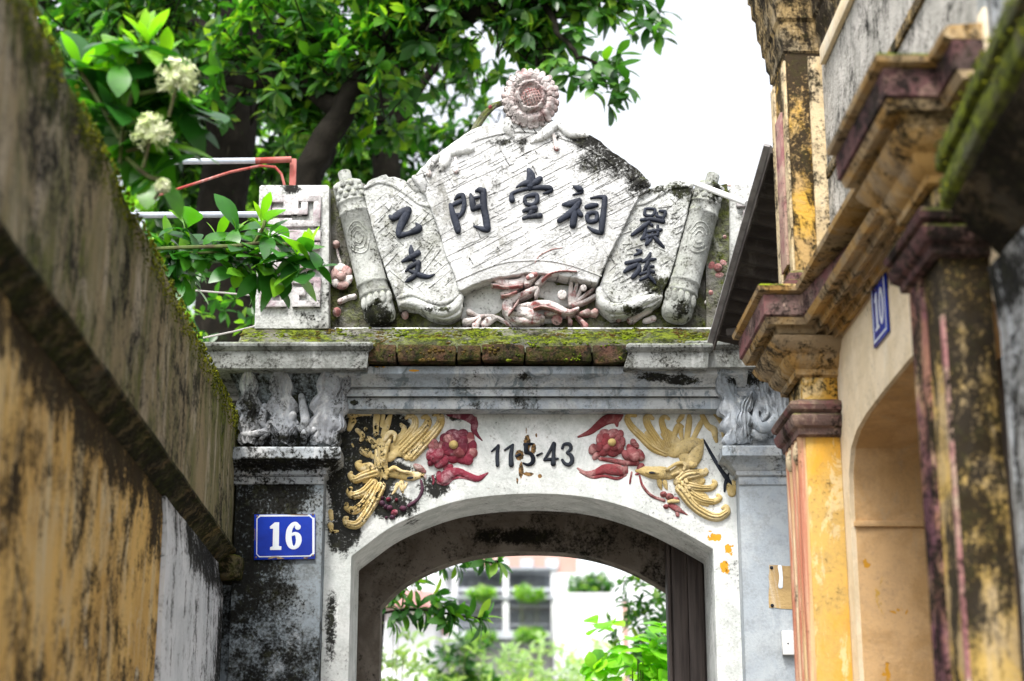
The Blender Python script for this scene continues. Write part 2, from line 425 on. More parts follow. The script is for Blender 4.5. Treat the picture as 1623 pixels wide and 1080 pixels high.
mm = Mat('moss'); _n = mm.noise(45, 5, .7); _n2 = mm.noise(6, 4, .6)
_c = mm.mix(mm.sm(_n, .38, .62), (.02, .03, .005), (.14, .19, .008)); _c = mm.mix(mm.sm(_n2, .45, .62), _c, (.07, .045, .012))
M_moss = mm.done(_c, .95, mm.bump(mm.noise(160, 3, .7), .9, .004), spec=.1)
M_brick = weathered('mossy_brick', (.075, .038, .026), (.04, .026, .02), T=.50, streak=(10, 10, 6), speck=.6, moss=.9, sidemoss=.14, bump=1.0, c2scale=(14, 14, 14), light=(.15, .09, .07), lightT=.66)
M_corn = weathered('grey_cornice', (.25, .26, .25), (.15, .16, .15), T=.585, soft=.1, grime=.7, streak=(9, 9, 1.5), speck=.8, speckT=.55, moss=.35, light=(.36, .37, .36), lightT=.6, bump=.5)
M_blue = weathered('blue_grey_paint', (.29, .33, .37), (.40, .42, .43), T=.63, grime=.4, streak=(7, 7, 1.2), speck=.3, light=(.48, .49, .49), lightT=.6, c2T=.52, under=(.15, .18, .20), underT=.57, bump=.25,
    blots=[(gp(1080, 605, -.1), (.12, .5, .025), .42), (gp(1030, 600, -.1), (.09, .5, .02), .34), (gp(580, 580, -.1), (.1, .5, .03), .28), (gp(560, 635, -.1), (.02, .5, .015), .5), (gp(835, 600, -.1), (.05, .5, .02), .2)],
    peels=[(gp(600, 583, -.12), (.05, .5, .012), .75), (gp(655, 590, -.12), (.03, .5, .006), .7)])
M_capL = weathered('dirty_capital_render', (.36, .38, .41), (.24, .25, .27), T=.635, soft=.11, grime=.35, streak=(8, 8, 4), speck=.8, speckT=.54, light=(.55, .55, .55), lightT=.6, bump=.6,
    blots=[(gp(395, 640, -.1), (.07, .5, .13), .25), (gp(450, 695, -.1), (.2, .5, .03), .2), (gp(540, 690, -.1), (.03, .5, .03), .3)])
M_capR = weathered('grey_capital_render', (.34, .37, .41), (.24, .27, .30), T=.63, grime=.4, streak=(8, 8, 4), speck=.5, light=(.55, .57, .58), lightT=.6, bump=.5,
    blots=[(gp(1165, 600, -.1), (.08, .5, .05), .25), (gp(1200, 600, -.1), (.05, .5, .06), .2)])
M_spand = weathered('spandrel_limewash', (.66, .68, .66), (.56, .59, .57), T=.68, grime=.22, streak=(7, 7, 3), speck=.55, speckT=.6, light=(.76, .77, .76), lightT=.56, bump=.35,
    blots=[(gp(555, 730), (.13, .6, .24), .85), (gp(610, 690), (.15, .6, .14), .5), (gp(545, 840), (.09, .6, .16), .5), (gp(625, 805), (.14, .6, .07), .5), (gp(690, 770), (.12, .6, .07), .36), (gp(600, 760), (.12, .6, .12), .4),
           (gp(640, 700), (.07, .6, .08), .28), (gp(525, 980), (.04, .6, .25), .3), (gp(725, 660), (.06, .6, .03), .3), (gp(640, 745), (.1, .6, .03), .3),
           (gp(1150, 740), (.03, .5, .04), .2), (gp(1157, 775), (.02, .5, .03), .2)],
    peels=[(gp(1136, 852), (.045, .6, .022), .95), (gp(1154, 874), (.035, .6, .04), .95), (gp(1150, 900), (.03, .6, .04), .95), (gp(1125, 842), (.01, .6, .01), .8), (gp(545, 905), (.012, .6, .02), .8)], peelcol=(.62, .30, .03),
    cracks=[(gp(836, 700), (.018, .6, .05), .9), (gp(823, 722), (.022, .6, .03), .95), (gp(846, 712), (.014, .6, .03), .8), (gp(826, 745), (.012, .6, .045), .95), (gp(820, 764), (.008, .6, .02), .9), (gp(838, 752), (.03, .6, .012), .9), (gp(856, 755), (.012, .6, .012), .9), (gp(850, 690), (.007, .6, .014), .9), (gp(834, 682), (.005, .6, .03), .8)])
M_pilL = weathered('black_stained_pillar', (.26, .30, .33), (.20, .23, .25), T=.45, soft=.12, grime=.6, streak=(6, 6, 1.8), speck=.85, speckT=.54, light=(.46, .48, .50), lightT=.64, bump=.4,
    blots=[(gp(440, 770, -.08), (.2, .5, .1), .3), (gp(395, 850, -.08), (.08, .5, .5), .15), (gp(490, 880, -.08), (.07, .5, .4), -.25), (gp(508, 820, -.08), (.03, .5, .5), -.35)])
M_pilR = weathered('blue_grey_pillar', (.29, .325, .355), (.335, .365, .385), T=.76, grime=.25, streak=(7, 7, 1), speck=.15, bump=.3, light=(.39, .415, .435), lightT=.6)
M_soffit = weathered('dark_brown_plaster', (.19, .165, .14), (.13, .11, .09), T=.585, soft=.1, streak=(6, 6, 4), speck=.5, bump=.35, blots=[(gp(810, 850, .45), (.22, .6, .05), .3)])  # dark brown plaster with a darker patch above the rear arch
M_wood = Mat('dark_door_wood'); _g = M_wood.noise((60, 60, 3), 5, .6)
M_wood = M_wood.done(M_wood.mix(M_wood.sm(_g, .35, .65), (.028, .02, .017), (.065, .05, .043)), .6, M_wood.bump(_g, .4, .004))
M_ink = weathered('ink_blue_black_paint', (.010, .013, .022), (.022, .027, .042), T=.78, speck=.2, light=(.07, .075, .085), lightT=.64, bump=.5, rough=.6, spec=.2)
M_inkd = weathered('dusty_black_paint', (.012, .015, .022), (.035, .04, .05), T=.75, speck=.3, light=(.09, .09, .10), lightT=.66, bump=.4)
M_cream = weathered('cream_paint', (.52, .40, .18), (.44, .32, .12), T=.74, streak=(9, 9, 7), speck=.35, speckT=.58, light=(.60, .49, .28), lightT=.58, bump=.6, grime=.2)
M_creamL = weathered('cream_paint_mould_spotted', (.62, .48, .22), (.52, .38, .15), T=.585, streak=(14, 14, 11), big=9, speck=.9, speckT=.555, soft=.03, light=(.76, .64, .4), lightT=.56, bump=.55)
M_red = weathered('maroon_paint', (.23, .045, .052), (.15, .03, .035), T=.68, streak=(12, 12, 8), speck=.5, speckT=.58, light=(.38, .20, .19), lightT=.575, bump=.8, grime=.25)
M_red2 = weathered('worn_pinkish_maroon', (.28, .085, .09), (.19, .05, .055), T=.68, grime=.25, streak=(14, 14, 10), speck=.4, speckT=.6, light=(.52, .28, .27), lightT=.57, bump=.6)
M_redL = weathered('maroon_paint_mouldy', (.22, .035, .055), (.13, .03, .045), T=.66, streak=(12, 12, 8), speck=.6, speckT=.57, light=(.42, .25, .27), lightT=.59, bump=.6)
M_plum = simple('plum_paint', (.10, .035, .06), (.045, .025, .04), .6, 40, .4)
M_pinkw = weathered('whitewash_over_red', (.64, .59, .57), (.26, .075, .07), T=.64, grime=.35, c2T=.56, c2scale=(22, 22, 22), streak=(12, 12, 8), speck=.6, speckT=.585, light=(.72, .70, .68), lightT=.55, bump=.9)
M_pinkr = weathered('red_wash_on_render', (.28, .11, .105), (.42, .28, .26), T=.62, grime=.3, c2scale=(20, 20, 20), streak=(12, 12, 8), speck=.7, speckT=.57, light=(.62, .55, .52), lightT=.6, bump=.9)
M_sun = weathered('sunflower_render', (.47, .42, .41), (.25, .16, .155), T=.62, grime=.5, c2T=.54, c2scale=(16, 16, 16), streak=(14, 14, 10), speck=.8, speckT=.56, light=(.54, .49, .47), lightT=.6, bump=.9)
M_sund = weathered('sunflower_gap_shade', (.22, .13, .12), (.16, .07, .07), T=.60, grime=.4, bump=.8)  # dark base colour paints shade into the gaps between petals
M_enblue = Mat('blue_enamel'); _e = M_enblue.noise(14, 4, .6)
M_enblue = M_enblue.done(M_enblue.mix(M_enblue.sm(_e, .4, .6), (.003, .022, .27), (.004, .03, .34)), .25, spec=.5)
M_enwhite = simple('white_enamel', (.66, .70, .74), (.60, .64, .68), .3, 10, .03)
M_rust = simple('rusty_chip', (.30, .22, .13), (.12, .07, .04), .8, 60, .4)
M_bare = weathered('bare_tan_render', (.42, .29, .13), (.34, .23, .11), T=.76, speck=.3, light=(.6, .6, .58), lightT=.66, bump=.5)
M_plastic = simple('white_plastic', (.72, .72, .70), (.66, .66, .64), .4, 10, .03)

# ------------------------------------------------------------------ the setting: ground and alley paving
M_ground = weathered('concrete_ground', (.22, .21, .19), (.16, .155, .14), T=.62, streak=(1.5, 1.5, 1.5), speck=.4, bump=.3)
b = B(); b.add([(-90, -60, -.004), (90, -60, -.004), (90, 260, -.004), (-90, 260, -.004)], [(0, 1, 2, 3)])
mk('ground', b, M_ground, smooth=False, kind='structure')

# ------------------------------------------------------------------ the gate
gate = thing('hall_gate', 'old whitewashed ancestral hall gate with arch, raised black characters and fan shaped crest', 'gate', (.06, 0, 0))
bc = zm2(540, 760, 2.618)
arch_px = bc((45, 320), (110, 270), (200, 205), (300, 155), (450, 100), (600, 72), (800, 60), (1000, 72), (1150, 105), (1300, 160), (1430, 225), (1545, 290))
arc = [(q[0], q[1]) for q in cr(arch_px, 4)]
A0 = pxz(arc, 0.0)
SILLZ = 3.40
XL, XR = X(470, 800), X(1235, 800)
def arch_wall(A, xl, xr, y0, y1, top):
    poly = [(xl, 0)] + [(xl, top), (xr, top), (xr, 0), (A[-1][0], 0)] + list(reversed(A)) + [(A[0][0], 0)]
    return B().prism(poly, y0, y1)
mk('arch_wall', arch_wall(A0, XL, XR, 0, .305, SILLZ - .10), M_spand, gate, ang=30, bevel=.006)
barc = bc((165, 525), (250, 445), (350, 385), (480, 335), (620, 307), (780, 298), (950, 305), (1100, 335), (1230, 385), (1370, 465), (1395, 480))
A1 = pxz([(q[0], q[1]) for q in cr(barc, 4)], .46)
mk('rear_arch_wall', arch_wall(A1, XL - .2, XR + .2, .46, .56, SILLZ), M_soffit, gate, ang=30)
b = B(); b.box((XL, .3052, A0[6][1] + .16), (XR, .4598, SILLZ - .12)); mk('gap_closing_slab', b, M_soffit, gate)  # unseen slab added over the passage to stop light leaking in
b = B(); b.box((XL - .1, .3052, 0), (XL + .08, .4598, SILLZ - .15)); b.box((XR - .08, .3052, 0), (XR + .1, .4598, SILLZ - .15)); mk('gap_closing_wall', b, M_soffit, gate)  # unseen side walls added to keep the passage light-tight
# door leaf, folded back in the rebate
xd0, xd1 = X(1062, 1000, .40), X(1118, 1000, .35)
door = mk('door', B().box((xd0, .335, .02), (xd1 + .06, .40, P(1090, 856, .35).z)), M_wood, gate, bevel=.004)
for i in range(2):
    x0 = xd0 + .004 + i * (xd1 - xd0 - .01) / 2; mk('plank', B().box((x0, .318, .04), (x0 + (xd1 - xd0) / 2 - .006, .3345, P(1090, 861, .33).z)), M_wood, door, bevel=.003)
mk('door_edge', B().box((xd0 - .012, .322, .03), (xd0 - .001, .41, P(1090, 862, .35).z)), M_wood, door, bevel=.002)

# pillars
pyt = Z(738, -.08)
mk('pillar', B().box((X(368, 900, -.08), -.08, 0), (X(511, 850, -.08), .12, pyt)), M_pilL, gate, bevel=.006)
mk('pillar', B().box((X(1172, 800, -.08), -.08, 0), (X(1310, 850, -.08), .12, Z(752, -.08))), M_pilR, gate, bevel=.006)
mk('return_wall', B().box((-1.5, .03, 0), (-.886, .115, 2.93)), M_pilL, gate, smooth=False)
mk('return_wall', B().box((1.035, .03, 0), (1.6, .115, 2.93)), M_pilR, gate, smooth=False)
# pillar neck mouldings + abacus
def cap_slab(x0, x1, zt, zb, zc, mat, yb=.05, f=-.125):
    prof = [(0, zt), (.058, zt), (.062, zt - .006), (.062, zb), (.055, zb - .004), (.040, zb - .012), (.030, (zb + zc) / 2), (.020, zc + .006), (.012, zc), (.012, zc - .012), (0, zc - .02)]
    o = mk('abacus', B().sweep([(x0, yb), (x0, -.078), (x1, -.078), (x1, yb)], [(p, z) for p, z in prof]), mat, gate, ang=30)
    mk('neck_band', B().box((x0 - .004, -.086, zc - .045), (x1 + .004, yb, zc - .02)), mat, o, bevel=.003)
M_abL = weathered('abacus_paint', (.36, .39, .42), (.24, .26, .28), T=.56, grime=.5, speck=.8, speckT=.56, light=(.5, .51, .52), lightT=.6, blots=[(gp(440, 738, -.1), (.3, .5, .025), .35)])
cap_slab(X(374, 720, -.08) - .02, X(513, 720, -.08), Z(708, -.14), Z(727, -.14), Z(745, -.1), M_abL)
cap_slab(X(1171, 720, -.08), X(1290, 720, -.08), Z(706, -.14), Z(722, -.14), Z(746, -.1), M_blue)
# spandrel top moulding (entablature)
def Zy(py, y): return Z(py, y)
prof = [(0, Zy(655, -.02)), (.075, Zy(648, -.075)), (.075, Zy(631, -.075)), (.068, Zy(630, -.07)), (.068, Zy(628.5, -.07)), (.092, Zy(628, -.09)), (.092, Zy(618, -.09)), (.084, Zy(617, -.085)), (.084, Zy(615, -.085)),
        (.10, Zy(613, -.10)), (.108, Zy(606, -.108)), (.118, Zy(600, -.118)), (.134, Zy(595, -.134)), (.14, Zy(592, -.14)), (.14, Zy(581, -.14)), (.13, Zy(579, -.14)), (0, Zy(577, -.14))]
ent = mk('entablature', B().sweep([(X(520, 600, -.05), 0.002), (X(1180, 600, -.05), 0.002)], prof), M_blue, gate, ang=28)
# core behind the bricks
mk('cornice_core', B().box((X(365, 560, -.05), -.035, Z(580, -.14) - .003), (X(1255, 560, -.05), .28, Z(545, -.14))), M_mossy, gate)

# corner cornice blocks
def cornice_block(x0, x1, y, ztop, zbot, mat, cutl=0.0, back=.25):
    h = ztop - zbot
    prof = [(0, zbot + .004), (.026, zbot), (.030, zbot + .004), (.034, ztop - .036), (.034, ztop - .032), (.041, ztop - .028), (.049, ztop - .018), (.050, ztop - .010), (.044, ztop - .003), (.030, ztop), (0, ztop + .002)]
    bb = B().sweep([(x0, back), (x0, y), (x1, y), (x1, back)], prof)
    bb.v = [((v[0] + cutl * (ztop - v[2]) / h) if (cutl and v[0] < (x0 + x1) / 2) else v[0], v[1], v[2]) for v in bb.v]
    bb.box((x0, y, zbot + .003), (x1, back, ztop - .001)); return bb
YB = -.20
mk('cornice_block', cornice_block(X(322, 560, YB), X(567, 560, YB), YB + .05, Z(540, YB), Z(583, YB), M_corn), M_corn, gate, ang=30)
rc = cornice_block(X(1019, 560, YB), X(1108, 560, YB), YB + .05, Z(542, YB), Z(582, YB), M_corn, cutl=-.035)
mk('cornice_block', rc, M_corn, gate, ang=30)
mk('cornice_block', cornice_block(X(1110, 560, YB + .02), X(1300, 560, YB), YB + .07, Z(538, YB + .02), Z(581, YB + .02), M_corn), M_corn, gate, ang=30)
# bricks laid bare between the cornice blocks
ed = [578, 629, 722, 765, 831, 939, 996, 1026]
for i in range(len(ed) - 1):
    j = random.uniform(-.006, .006); y = -.172 + j
    zt = Z(547 + random.uniform(-1.5, 1), -.17); zb = Z(574 + random.uniform(-2, 2.5), -.17)
    mk('brick', B().box((X(ed[i] + 1.0, 560, -.17), y, zb), (X(ed[i + 1] - 1.3, 560, -.17), -.036, zt)), M_brick, gate, bevel=.008, seg=2, rough=.006, cut=3)
# sloping mossy ledge
def ledge(x0, x1, pyt, pyb, yb, yf, name='ledge'):
    zt, zb = Z(pyt, yb), Z(pyb, yf)
    n = 60; vs = []; fs = []
    for i in range(n + 1):
        x = x0 + (x1 - x0) * i / n; q = mnoise.noise(Vector((x * 9, 1, 2))) * .006 + mnoise.noise(Vector((x * 31, 4, 2))) * .004
        for (yy, zz) in ((yb + .1, zt), (yb, zt + q * .3), (yb - .02, zt - .012 + q), ((yb + yf) / 2, (zt + zb) / 2 + q), (yf + .01, zb + .014 + q), (yf, zb + q), (yf, zb - .03)): vs.append((x, yy, zz))
    for i in range(n):
        for j in range(6): fs.append((i * 7 + j, i * 7 + j + 1, (i + 1) * 7 + j + 1, (i + 1) * 7 + j))
    bb = B().add(vs, fs); return mk(name, bb, M_mossy, gate, ang=60)
ledge(X(380, 530, -.14), X(1128, 530, -.14), 521, 545, -.06, -.165)
mk('ledge_edge', B().box((X(530, 522, -.06), -.064, Z(523, -.06)), (X(1128, 522, -.06), .02, Z(519.5, -.06))), M_white, gate, bevel=.003)
# tufts of moss on ledge, bricks and block ends
b = B()
for i in range(2600):
    px = random.uniform(383, 1124); t = random.random() ** .8
    if mnoise.noise(Vector((px * .012, t * 1.5, 3))) + .25 * mnoise.noise(Vector((px * .06, t * 3, 9))) < -.10 - (.12 if px < 560 else 0): continue
    y = -.06 - .105 * t; py = 521 + 24 * t; z = Z(py, y) + random.uniform(-.001, .002)
    r = random.uniform(.002, .0058); b.ball((X(px, py, y), y, z), (r * random.uniform(1, 1.9), r, r * random.uniform(.5, .9)), 5, 4)
for i in range(260):
    px = random.uniform(585, 1015); py = random.uniform(547, 572)
    if mnoise.noise(Vector((px * .03, py * .06, 13))) < .12: continue
    r = random.uniform(.002, .006); b.ball((X(px, py, -.176), -.177 + random.uniform(-.002, .003), Z(py, -.176)), (r * 1.4, r * .7, r), 5, 4)
mk('moss_tufts', b, M_moss, gate, kind='stuff', ang=180)

# ---- crest (pediment)
zb0 = Z(523, -.03)
back_px = [(522, 524), (523, 300), (560, 285), (600, 300), (660, 300), (840, 225), (1030, 300), (1090, 300), (1152, 292), (1160, 330), (1150, 524)]
mk('crest_backing', B().prism(pxz(roughpoly(back_px, 1.2, 14), -.02), -.02, .14), M_mossy, gate, ang=30)
# fret block
fb = mk('fret_block', B().prism(pxz([(403, 521), (411, 296), (414, 293), (519, 293), (522, 296), (521, 521)], -.08), -.08, .15), M_block, gate, bevel=.006)
z4 = zm(400, 280, 4.32)
def fret(par, pts, w=13, y=-.08, mat=None, h=.018):
    """raised bands of a key pattern, square in section"""
    bb = B()
    for i in range(len(pts) - 1):
        a, c = pts[i], pts[i + 1]
        pa = P(a[0], a[1], y); pc = P(c[0], c[1], y); hw = w / 2 * .0021
        bb.box((min(pa.x, pc.x) - hw, y - h + i * .0004, min(pa.z, pc.z) - hw), (max(pa.x, pc.x) + hw, y + .003, max(pa.z, pc.z) + hw))
    mk('fret_band', bb, mat or M_fret, par, bevel=.0035, seg=2)
def zz(*p): return [(400 + a / 4.32, 280 + c / 4.32) for a, c in p]
fret(fb, zz((165, 250), (245, 250), (245, 160), (100, 160), (100, 320), (250, 330)))
fret(fb, zz((360, 205), (360, 250), (295, 250), (295, 160), (445, 160), (445, 330), (215, 330)), w=11)
fret(fb, zz((100, 400), (445, 425)), w=12)
fret(fb, zz((200, 485), (440, 485)), w=12); fret(fb, zz((90, 560), (90, 620), (440, 620)), w=12)
fret(fb, zz((160, 800), (160, 740), (80, 720), (80, 880), (215, 880), (215, 800)), w=11)
fret(fb, zz((345, 800), (300, 790), (300, 880), (445, 880), (445, 720), (295, 720)), w=11)
fb2 = mk('fret_block', B().prism(pxz([(1158, 521), (1157, 296), (1160, 292), (1262, 293), (1266, 297), (1270, 521)], -.08), -.08, .15), M_block, gate, bevel=.006)
fret(fb2, [(1185, 340), (1185, 400), (1235, 400), (1235, 325), (1172, 325)], w=11)
mk('crest_stub', B().prism(pxz([(1120, 521), (1118, 330), (1157, 300), (1157, 521)], -.05), -.05, .1), M_mossy, gate)

# fan panel
z3 = zm2(380, 220, 3.375)
fan_px = [(657, 290), (655, 281), (662, 272), (672, 262), (684, 250), (700, 238), (716, 227), (735, 214), (748, 205), (775, 196), (800, 192), (845, 190), (885, 196), (912, 208), (936, 214), (952, 224), (966, 236), (984, 249), (1003, 262), (1020, 277), (1029, 289), (1029, 301), (1014, 310), (1003, 330), (985, 368), (962, 412), (952, 436), (946, 450), (912.6, 441), (874, 435), (835, 433), (785, 441), (766, 445), (729, 462), (723, 445), (706, 400), (690, 350), (674, 308)]
fan = mk('fan_panel', B().prism(pxz(roughpoly(fan_px, .9, 7), -.10), -.10, .10), M_fan, gate, ang=35, bevel=.007, seg=3)
z8 = zm(720, 390, 6.492)
EACH = {'twig', 'bud', 'crest_curl', 'branch', 'crest_leaf', 'feather_scrap', 'beard', 'wing_scale', 'small_leaf', 'leaf', 'crest_stub', 'mane', 'crest_plume'}
def part(name, strokes, mat, par, y0, **kw):
    if name in EACH and len(strokes) > 1: return [part(name, [s], mat, par, y0, **kw) for s in strokes][0]
    sk = {k: kw.pop(k) for k in list(kw) if k in ('hf', 'hmax', 'flat', 'hmin', 'k', 'n', 'jit', 'sink')}
    bb = B()
    for s in strokes: stroke(bb, s, y0, **sk)
    return mk(name, bb, mat, par, ang=75, **kw)
# raised rims of the fan
part('rim', [z8((20, 360, 10), (270, 250, 10), (500, 175, 10), (700, 152, 10), (950, 152, 10), (1200, 200, 10), (1510, 310, 10))], M_fan, fan, -.10, hf=.8, sink=.002)
part('rim', [[(667, 283, 2.2), (700, 256, 2.2), (745, 226, 2.2), (800, 211, 2.2), (850, 210, 2.2), (900, 222, 2.2), (950, 246, 2.2), (1000, 284, 2.2)]], M_fan, fan, -.10, hf=.7, sink=.002)
part('fan_band', [z8((60, 430, 30), (300, 320, 32), (500, 250, 32), (700, 222, 32), (950, 228, 32), (1200, 275, 30), (1450, 350, 26))], M_fan, fan, -.095, hf=.3, flat=.4)
# incised strokes of the woven ground, cut as raised weave bars between them
wv = B()
def inside(px, py):
    c = False; n = len(fan_px)
    for i in range(n):
        a, d = fan_px[i], fan_px[i - 1]
        if (a[1] > py) != (d[1] > py) and px < (d[0] - a[0]) * (py - a[1]) / (d[1] - a[1]) + a[0]: c = not c
    return c
rw = random.Random(5); nb = 0
for i in range(2600):
    px, py = rw.uniform(670, 1010), rw.uniform(205, 420)
    if not inside(px - 12, py) or not inside(px + 12, py) or not inside(px, py - 8) or not inside(px, py + 22): continue
    if nb > 130: break
    L = rw.choice([9, 16, 26, 34]); an = R_(28) if rw.random() < .8 else R_(-62); L = L if an > 0 else 9
    ex, ey = px + L * math.cos(an), py - L * math.sin(an)
    if not inside(ex, ey) or not inside(ex, ey - 6): continue
    stroke(wv, [(px, py, 1.3), (ex, ey, 1.3)], -.10, hf=.75, k=4, n=2, sink=.002); nb += 1
mk('weave_bar', wv, M_fan, fan, kind='stuff', ang=60)

def glyph(strokes, y0, par, mat=None, name='character', h=.013):
    bb = B(); strokes = [[(q[0], q[1], q[2] * (1.12 if name == 'character' else 1.04)) for q in s] for s in strokes]
    for i, s in enumerate(strokes): stroke(bb, s, y0, hf=1.2, hmax=h + .0006 * (i % 5), flat=.42, k=8, n=5, hmin=.006, sink=.003)
    return mk(name, bb, mat or M_ink, par, ang=80)
z1 = zm(700, 260, 5.796)
glyph([z1((80, 375, 16), (105, 470, 26), (140, 570, 30), (150, 625, 24)), z1((120, 330, 8), (150, 300, 20), (192, 290, 22)), z1((195, 295, 22), (208, 370, 20), (190, 450, 20), (150, 500, 14)),
       z1((85, 390, 12), (130, 368, 20), (190, 340, 18)), z1((110, 478, 20), (160, 470, 16)), z1((265, 280, 12), (282, 350, 26), (290, 420, 24)), z1((315, 252, 12), (350, 245, 26), (385, 262, 26)),
       z1((385, 250, 26), (385, 380, 30), (405, 490, 30), (420, 600, 30)), z1((420, 608, 26), (370, 600, 22), (295, 574, 7)), z1((285, 320, 16), (340, 308, 14), (375, 300, 14)), z1((290, 415, 22), (345, 398, 24), (385, 380, 20))], -.10, fan)
glyph([z1((798, 55, 18), (820, 110, 36), (815, 190, 38), (810, 235, 18)), z1((688, 217, 7), (740, 190, 20), (800, 178, 30)), z1((905, 138, 24), (870, 170, 28), (820, 200, 24)),
       z1((648, 338, 26), (643, 285, 18), (690, 257, 15), (800, 228, 17), (900, 222, 22), (985, 226, 24), (1000, 250, 20), (935, 277, 8)), z1((763, 345, 18), (770, 308, 15), (830, 290, 20), (872, 292, 20), (876, 345, 20), (835, 378, 18), (780, 372, 18), (763, 340, 16)),
       z1((755, 435, 18), (800, 424, 22), (862, 410, 24)), z1((835, 385, 16), (820, 450, 22), (818, 490, 18)), z1((752, 503, 16), (810, 488, 20), (905, 478, 24)), z1((865, 425, 18), (800, 470, 16))], -.10, fan)
glyph([z1((1218, 212, 14), (1260, 232, 28), (1283, 262, 18), (1205, 287, 6)), z1((1115, 376, 14), (1180, 372, 30), (1262, 342, 26)), z1((1262, 348, 26), (1220, 420, 30), (1150, 482, 28), (1080, 525, 22)),
       z1((1218, 430, 26), (1215, 500, 30), (1205, 572, 28)), z1((1245, 430, 22), (1280, 475, 22)), z1((1370, 316, 9), (1440, 306, 15), (1498, 310, 20)), z1((1500, 312, 22), (1490, 420, 25), (1475, 540, 27), (1468, 630, 24)),
       z1((1468, 638, 20), (1400, 620, 19), (1340, 578, 6)), z1((1330, 400, 20), (1375, 390, 25), (1425, 380, 18)), z1((1345, 465, 20), (1385, 450, 18), (1425, 462, 18), (1418, 522, 20), (1350, 532, 20), (1335, 480, 20))], -.10, fan)

# scroll panels
sp_px = z3((662, 300), (668, 262), (682, 232), (730, 205), (785, 190), (795, 205), (830, 203), (880, 220), (930, 262), (975, 288), (1010, 293), (1035, 380), (1075, 520), (1120, 640), (1160, 750), (1185, 820), (1194, 890), (1180, 935), (1140, 962), (1085, 968), (1020, 950), (950, 910), (850, 895), (835, 850), (800, 760), (750, 620), (710, 480))
M_ = -.085
scl = mk('scroll_panel', B().prism(pxz(roughpoly(sp_px, .8, 7), M_), M_, .08), M_scroll, gate, ang=35, bevel=.007, seg=3)
part('curl', [[(q[0], q[1], 3.2) for q in z3((672, 262), (740, 232), (820, 250), (900, 300), (960, 345), (1015, 360))]], M_scroll, scl, M_, hf=.7)
part('curl', [[(q[0], q[1], w) for q, w in zip(z3((850, 850), (920, 830), (1000, 862), (1080, 880), (1150, 850), (1172, 815)), (3, 4, 4, 4, 4, 3))]], M_scroll, scl, M_, hf=.7)
part('roll_edge', [[(q[0], q[1], w) for q, w in zip(z3((865, 885), (930, 880), (1010, 915), (1090, 935), (1150, 905), (1180, 850)), (5, 8, 9, 9, 9, 6))]], M_scroll, scl, M_ + .01, hf=1.2)
rw2 = random.Random(3)
def bars(par, pts, mat):
    bb = B()
    for a, c, d, e in pts: stroke(bb, [(a, c, 1.4), (d, e, 1.4)], M_, hf=.9, k=4, n=2, sink=.002)
    mk('weave_bar', bb, mat, par, ang=60, kind='stuff')
def zl(f, segs): return [f((a, c), (d, e))[0] + f((a, c), (d, e))[1] for a, c, d, e in segs]
bars(scl, zl(zm2(600, 300, 6.353), [(100, 210, 130, 160), (130, 160, 180, 210), (420, 340, 490, 250), (440, 360, 560, 280), (430, 560, 350, 640), (30, 700, 150, 600), (60, 780, 190, 640), (440, 840, 620, 610), (430, 730, 550, 570), (550, 570, 500, 530), (500, 600, 540, 540), (560, 770, 600, 730), (600, 730, 635, 760), (70, 470, 110, 430), (110, 430, 250, 560), (0, 430, 100, 340), (400, 980, 450, 930), (450, 930, 480, 960), (510, 990, 560, 950), (150, 960, 200, 1000), (120, 820, 340, 1000), (200, 60, 330, 160), (0, 330, 60, 260), (450, 200, 500, 240)]), M_scroll)
z2 = zm(600, 300, 6.353)
glyph([z2((108, 270, 10), (150, 290, 32), (230, 245, 38), (300, 212, 34)), z2((298, 220, 36), (255, 310, 40), (210, 410, 32), (208, 468, 30)), z2((210, 472, 28), (300, 452, 22), (375, 422, 34), (408, 392, 32), (375, 345, 8))], M_, scl)
glyph([z2((325, 570, 10), (330, 630, 26), (345, 700, 22), (362, 722, 16)), z2((238, 731, 12), (310, 700, 28), (402, 645, 26)), z2((405, 742, 24), (330, 780, 22), (276, 828, 12)), z2((402, 742, 26), (396, 800, 24), (370, 870, 24), (310, 915, 22), (272, 937, 9)), z2((310, 822, 14), (370, 850, 22), (430, 875, 26), (500, 885, 20), (562, 860, 7))], M_, scl)
z13 = zm2(940, 260, 4.0)
sr_px = z13((230, 210), (245, 195), (330, 170), (420, 135), (470, 130), (490, 105), (540, 100), (600, 112), (640, 130), (628, 200), (600, 300), (570, 430), (530, 570), (500, 680), (480, 730), (440, 830), (438, 860), (400, 890), (300, 930), (200, 965), (120, 970), (60, 930), (20, 870), (22, 820), (45, 760), (70, 680), (105, 560), (150, 420), (190, 310))
scr = mk('scroll_panel', B().prism(pxz(roughpoly(sr_px, .8, 7), M_), M_, .08), M_scroll, gate, ang=35, bevel=.007, seg=3)
part('curl', [[(q[0], q[1], 3.4) for q in z13((240, 260), (330, 245), (430, 190), (500, 150), (590, 140))]], M_scroll, scr, M_, hf=.7)
part('curl', [[(q[0], q[1], 3) for q in z13((70, 780), (110, 850), (170, 880), (260, 855), (400, 790))]], M_scroll, scr, M_, hf=.8)
part('roll_edge', [[(q[0], q[1], w) for q, w in zip(z13((40, 800), (60, 880), (130, 925), (230, 910), (330, 870), (420, 845)), (6, 9, 10, 10, 9, 6))]], M_scroll, scr, M_ + .01, hf=1.2)
